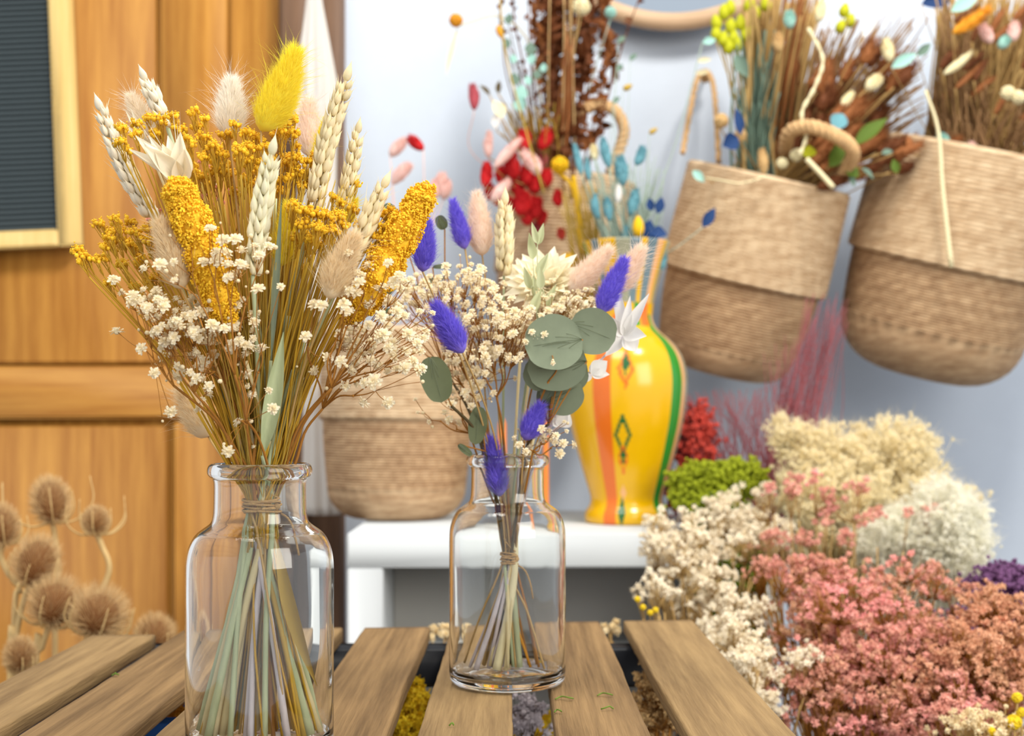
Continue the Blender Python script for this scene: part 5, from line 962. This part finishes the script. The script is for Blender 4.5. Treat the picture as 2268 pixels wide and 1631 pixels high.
for x, y in ((1412, 1328), (1424, 1346), (1440, 1358), (1452, 1352)): bg('tiny yellow buttons at the left foot of the baby\'s breath', 'ball', (x, y-7), (x, y+7), 14, 1.42, 'yellow_bloom', (1500, 1700, 1.5), sr=.0005, group='tiny yellow buttons')
bush('white_flower_sprig', 'little white flower sprig peeking between the slats and the small jar', [(978, 1410, 20, 30, 1.46, .01, 12)], .0052, 'gyp_warm', (PX(985, 1.46), 1.46, .60), 'tan_stem', FLORET, 12)
bush('white_flower_sprig', 'little white flower sprig right behind the small jar and slat end', [(1354, 1405, 12, 22, 1.46, .01, 7)], .0050, 'gyp_warm', (PX(1350, 1.46), 1.46, .60), 'tan_stem', FLORET, 7)
bush('yellow_flower_bunch', 'bright yellow flowers seen through the gap left of the small jar', [(890, 1580, 60, 60, 1.22, .05, 900), (1170, 1600, 50, 30, 1.3, .04, 120)], .0050, 'yellow_bloom', (PX(900, 1.3), 1.3, 0), 'gold_stem', FLO_LO, 90)
bush('brown_flower_bunch', 'brown and cream dried flowers below the gap beside the rightmost slat', [(1465, 1560, 70, 70, 1.20, .04, 700)], .0040, 'tan_head', (PX(1460, 1.2), 1.2, 0), 'brown_stem', FLO_LO, 90)
bush('grey_flower', 'pale grey flower below the gap under the small jar', [(1172, 1590, 28, 34, 1.16, .02, 70)], .0055, 'lilac_stem', (PX(1172, 1.2), 1.2, 0), 'stem_dark', FLO_LO, 70)
bush('amber_flower_bunch', 'amber flowers below the slats at the left of the large jar', [(360, 1600, 70, 40, 1.16, .04, 400)], .0050, 'amber', (PX(380, 1.2), 1.2, 0), 'gold_stem', FLO_LO, 60)
# blue storage crate under the table
bc = thing('storage_crate', 'blue plastic crate glimpsed under the slats at the left', 'crate', (-.31, 1.14, 0))
x0, x1, y0, y1, z1 = -.392, -.226, 1.045, 1.235, .716
for nm, bb in (('front_wall', (x0, x1, y0, y0+.008, .02, z1)), ('back_wall', (x0, x1, y1-.008, y1, .02, z1)), ('side_wall', (x0, x0+.008, y0+.0085, y1-.0085, .02, z1)), ('side_wall', (x1-.008, x1, y0+.0085, y1-.0085, .02, z1)), ('crate_bottom', (x0, x1, y0, y1, 0, .0195)), ('rim', (x0-.01, x1+.01, y0-.012, y0-.0005, z1-.03, z1)), ('rim', (x0-.01, x1+.01, y1+.0005, y1+.012, z1-.03, z1))):
    boxm(MB(), *bb, b=.002).build(nm, M['blue_plastic'], bc)

# ---------------------------------------------------------------- teasels at the left
def teasel(label, cx, cy, rx, ry, Y, path, up=(0, 0, 1), nb=7, bl=2.2, dark=True, seed=0):
    C = P(cx, cy, Y); k = Y/F; t = thing('teasel', label, 'dried flower', (P(*path[-1], Y)[0], Y, 0)); D = nrm(np.array(up, float)); R = rotz_to(D[None], np.array([[1., .2, 0]]))[0]
    V, _, q = sphere_t(20, 14); V = V*np.array([rx*k, rx*k, ry*k]); MB().add(V@R.T*.999+C*1.0, q).build('seed_head', M['teasel'], t)
    n_ = 1100; i = np.arange(n_)+.5; ph = np.arccos(1-2*i/n_); th = PI*(1+5**.5)*i; S = np.stack([np.cos(th)*np.sin(ph), np.sin(th)*np.sin(ph), np.cos(ph)], -1)
    b_ = S*np.array([rx*k, rx*k, ry*k])*.97; d = S+[0, 0, .7]; MB().add(*hairs(b_@R.T+C, d@R.T, rng.uniform(.012, .020, n_)*(rx/42), .0008, .1)).build('bristles', M['teasel_tip'], t)
    mb = MB()
    for j in range(nb):
        a = 2*PI*j/nb+rng.uniform(-.3, .3); o = np.array([math.cos(a), math.sin(a), 0]); L = rx*k*bl*rng.uniform(.7, 1.2); b0 = np.array([0, 0, -ry*k*.95])
        pts = np.array([b0, b0+o*L*.5+[0, 0, -.002], b0+o*L*.95+[0, 0, L*.35], b0+o*L*.95+[0, 0, L*.95]]); mb.add(*tubes(spline(pts@R.T+C, 14), np.linspace(.0016, .0005, 14), 5))
    mb.build('bracts', M['teasel_stem'], t)
    pts = [C-D*ry*k*.95]+[P(x, y, Y) for x, y in path]+[np.array([P(*path[-1], Y)[0], Y, .001])]; pp = spline(pts, 30); MB().add(*tubes(pp, .0036, 8)).build('stem', M['teasel_stem'], t)
teasel('pale teasel head tallest at the left, with long curved bracts', 112, 1112, 32, 46, 1.62, [(126, 1230), (128, 1300), (122, 1420)], (-.12, 0, 1), 8, 3.0, False)
teasel('small pale teasel head at the right of the tallest one', 212, 1155, 22, 26, 1.62, [(226, 1210), (242, 1262), (216, 1340), (216, 1420)], (0, 0, 1), 8, 3.2, False)
teasel('dark teasel head below the tallest one', 80, 1248, 38, 50, 1.55, [(50, 1340), (34, 1420), (22, 1500)], (.3, 0, 1), 8, 2.0)
teasel('dark round teasel head in the middle of the left group', 120, 1338, 44, 46, 1.52, [(104, 1400), (92, 1440), (80, 1520)], (.2, 0, 1), 8, 1.8)
teasel('dark teasel head low, just above the slats', 218, 1362, 46, 46, 1.50, [(200, 1440), (190, 1520)], (.3, 0, 1), 8, 1.8)
teasel('pale teasel head mostly hidden behind the slat end near the large jar', 342, 1412, 34, 38, 1.56, [(336, 1480), (330, 1540)], (.1, 0, 1), 8, 1.8, False)
teasel('teasel head cut by the left edge of the photo', 4, 1165, 28, 40, 1.58, [(2, 1230), (18, 1270), (44, 1310), (30, 1450)], (-.1, 0, 1), 7, 2.2, False)
teasel('low brown teasel head near the left edge, behind the slats', 45, 1455, 26, 34, 1.45, [(40, 1520), (38, 1560)], (0, 0, 1), 7, 1.6)
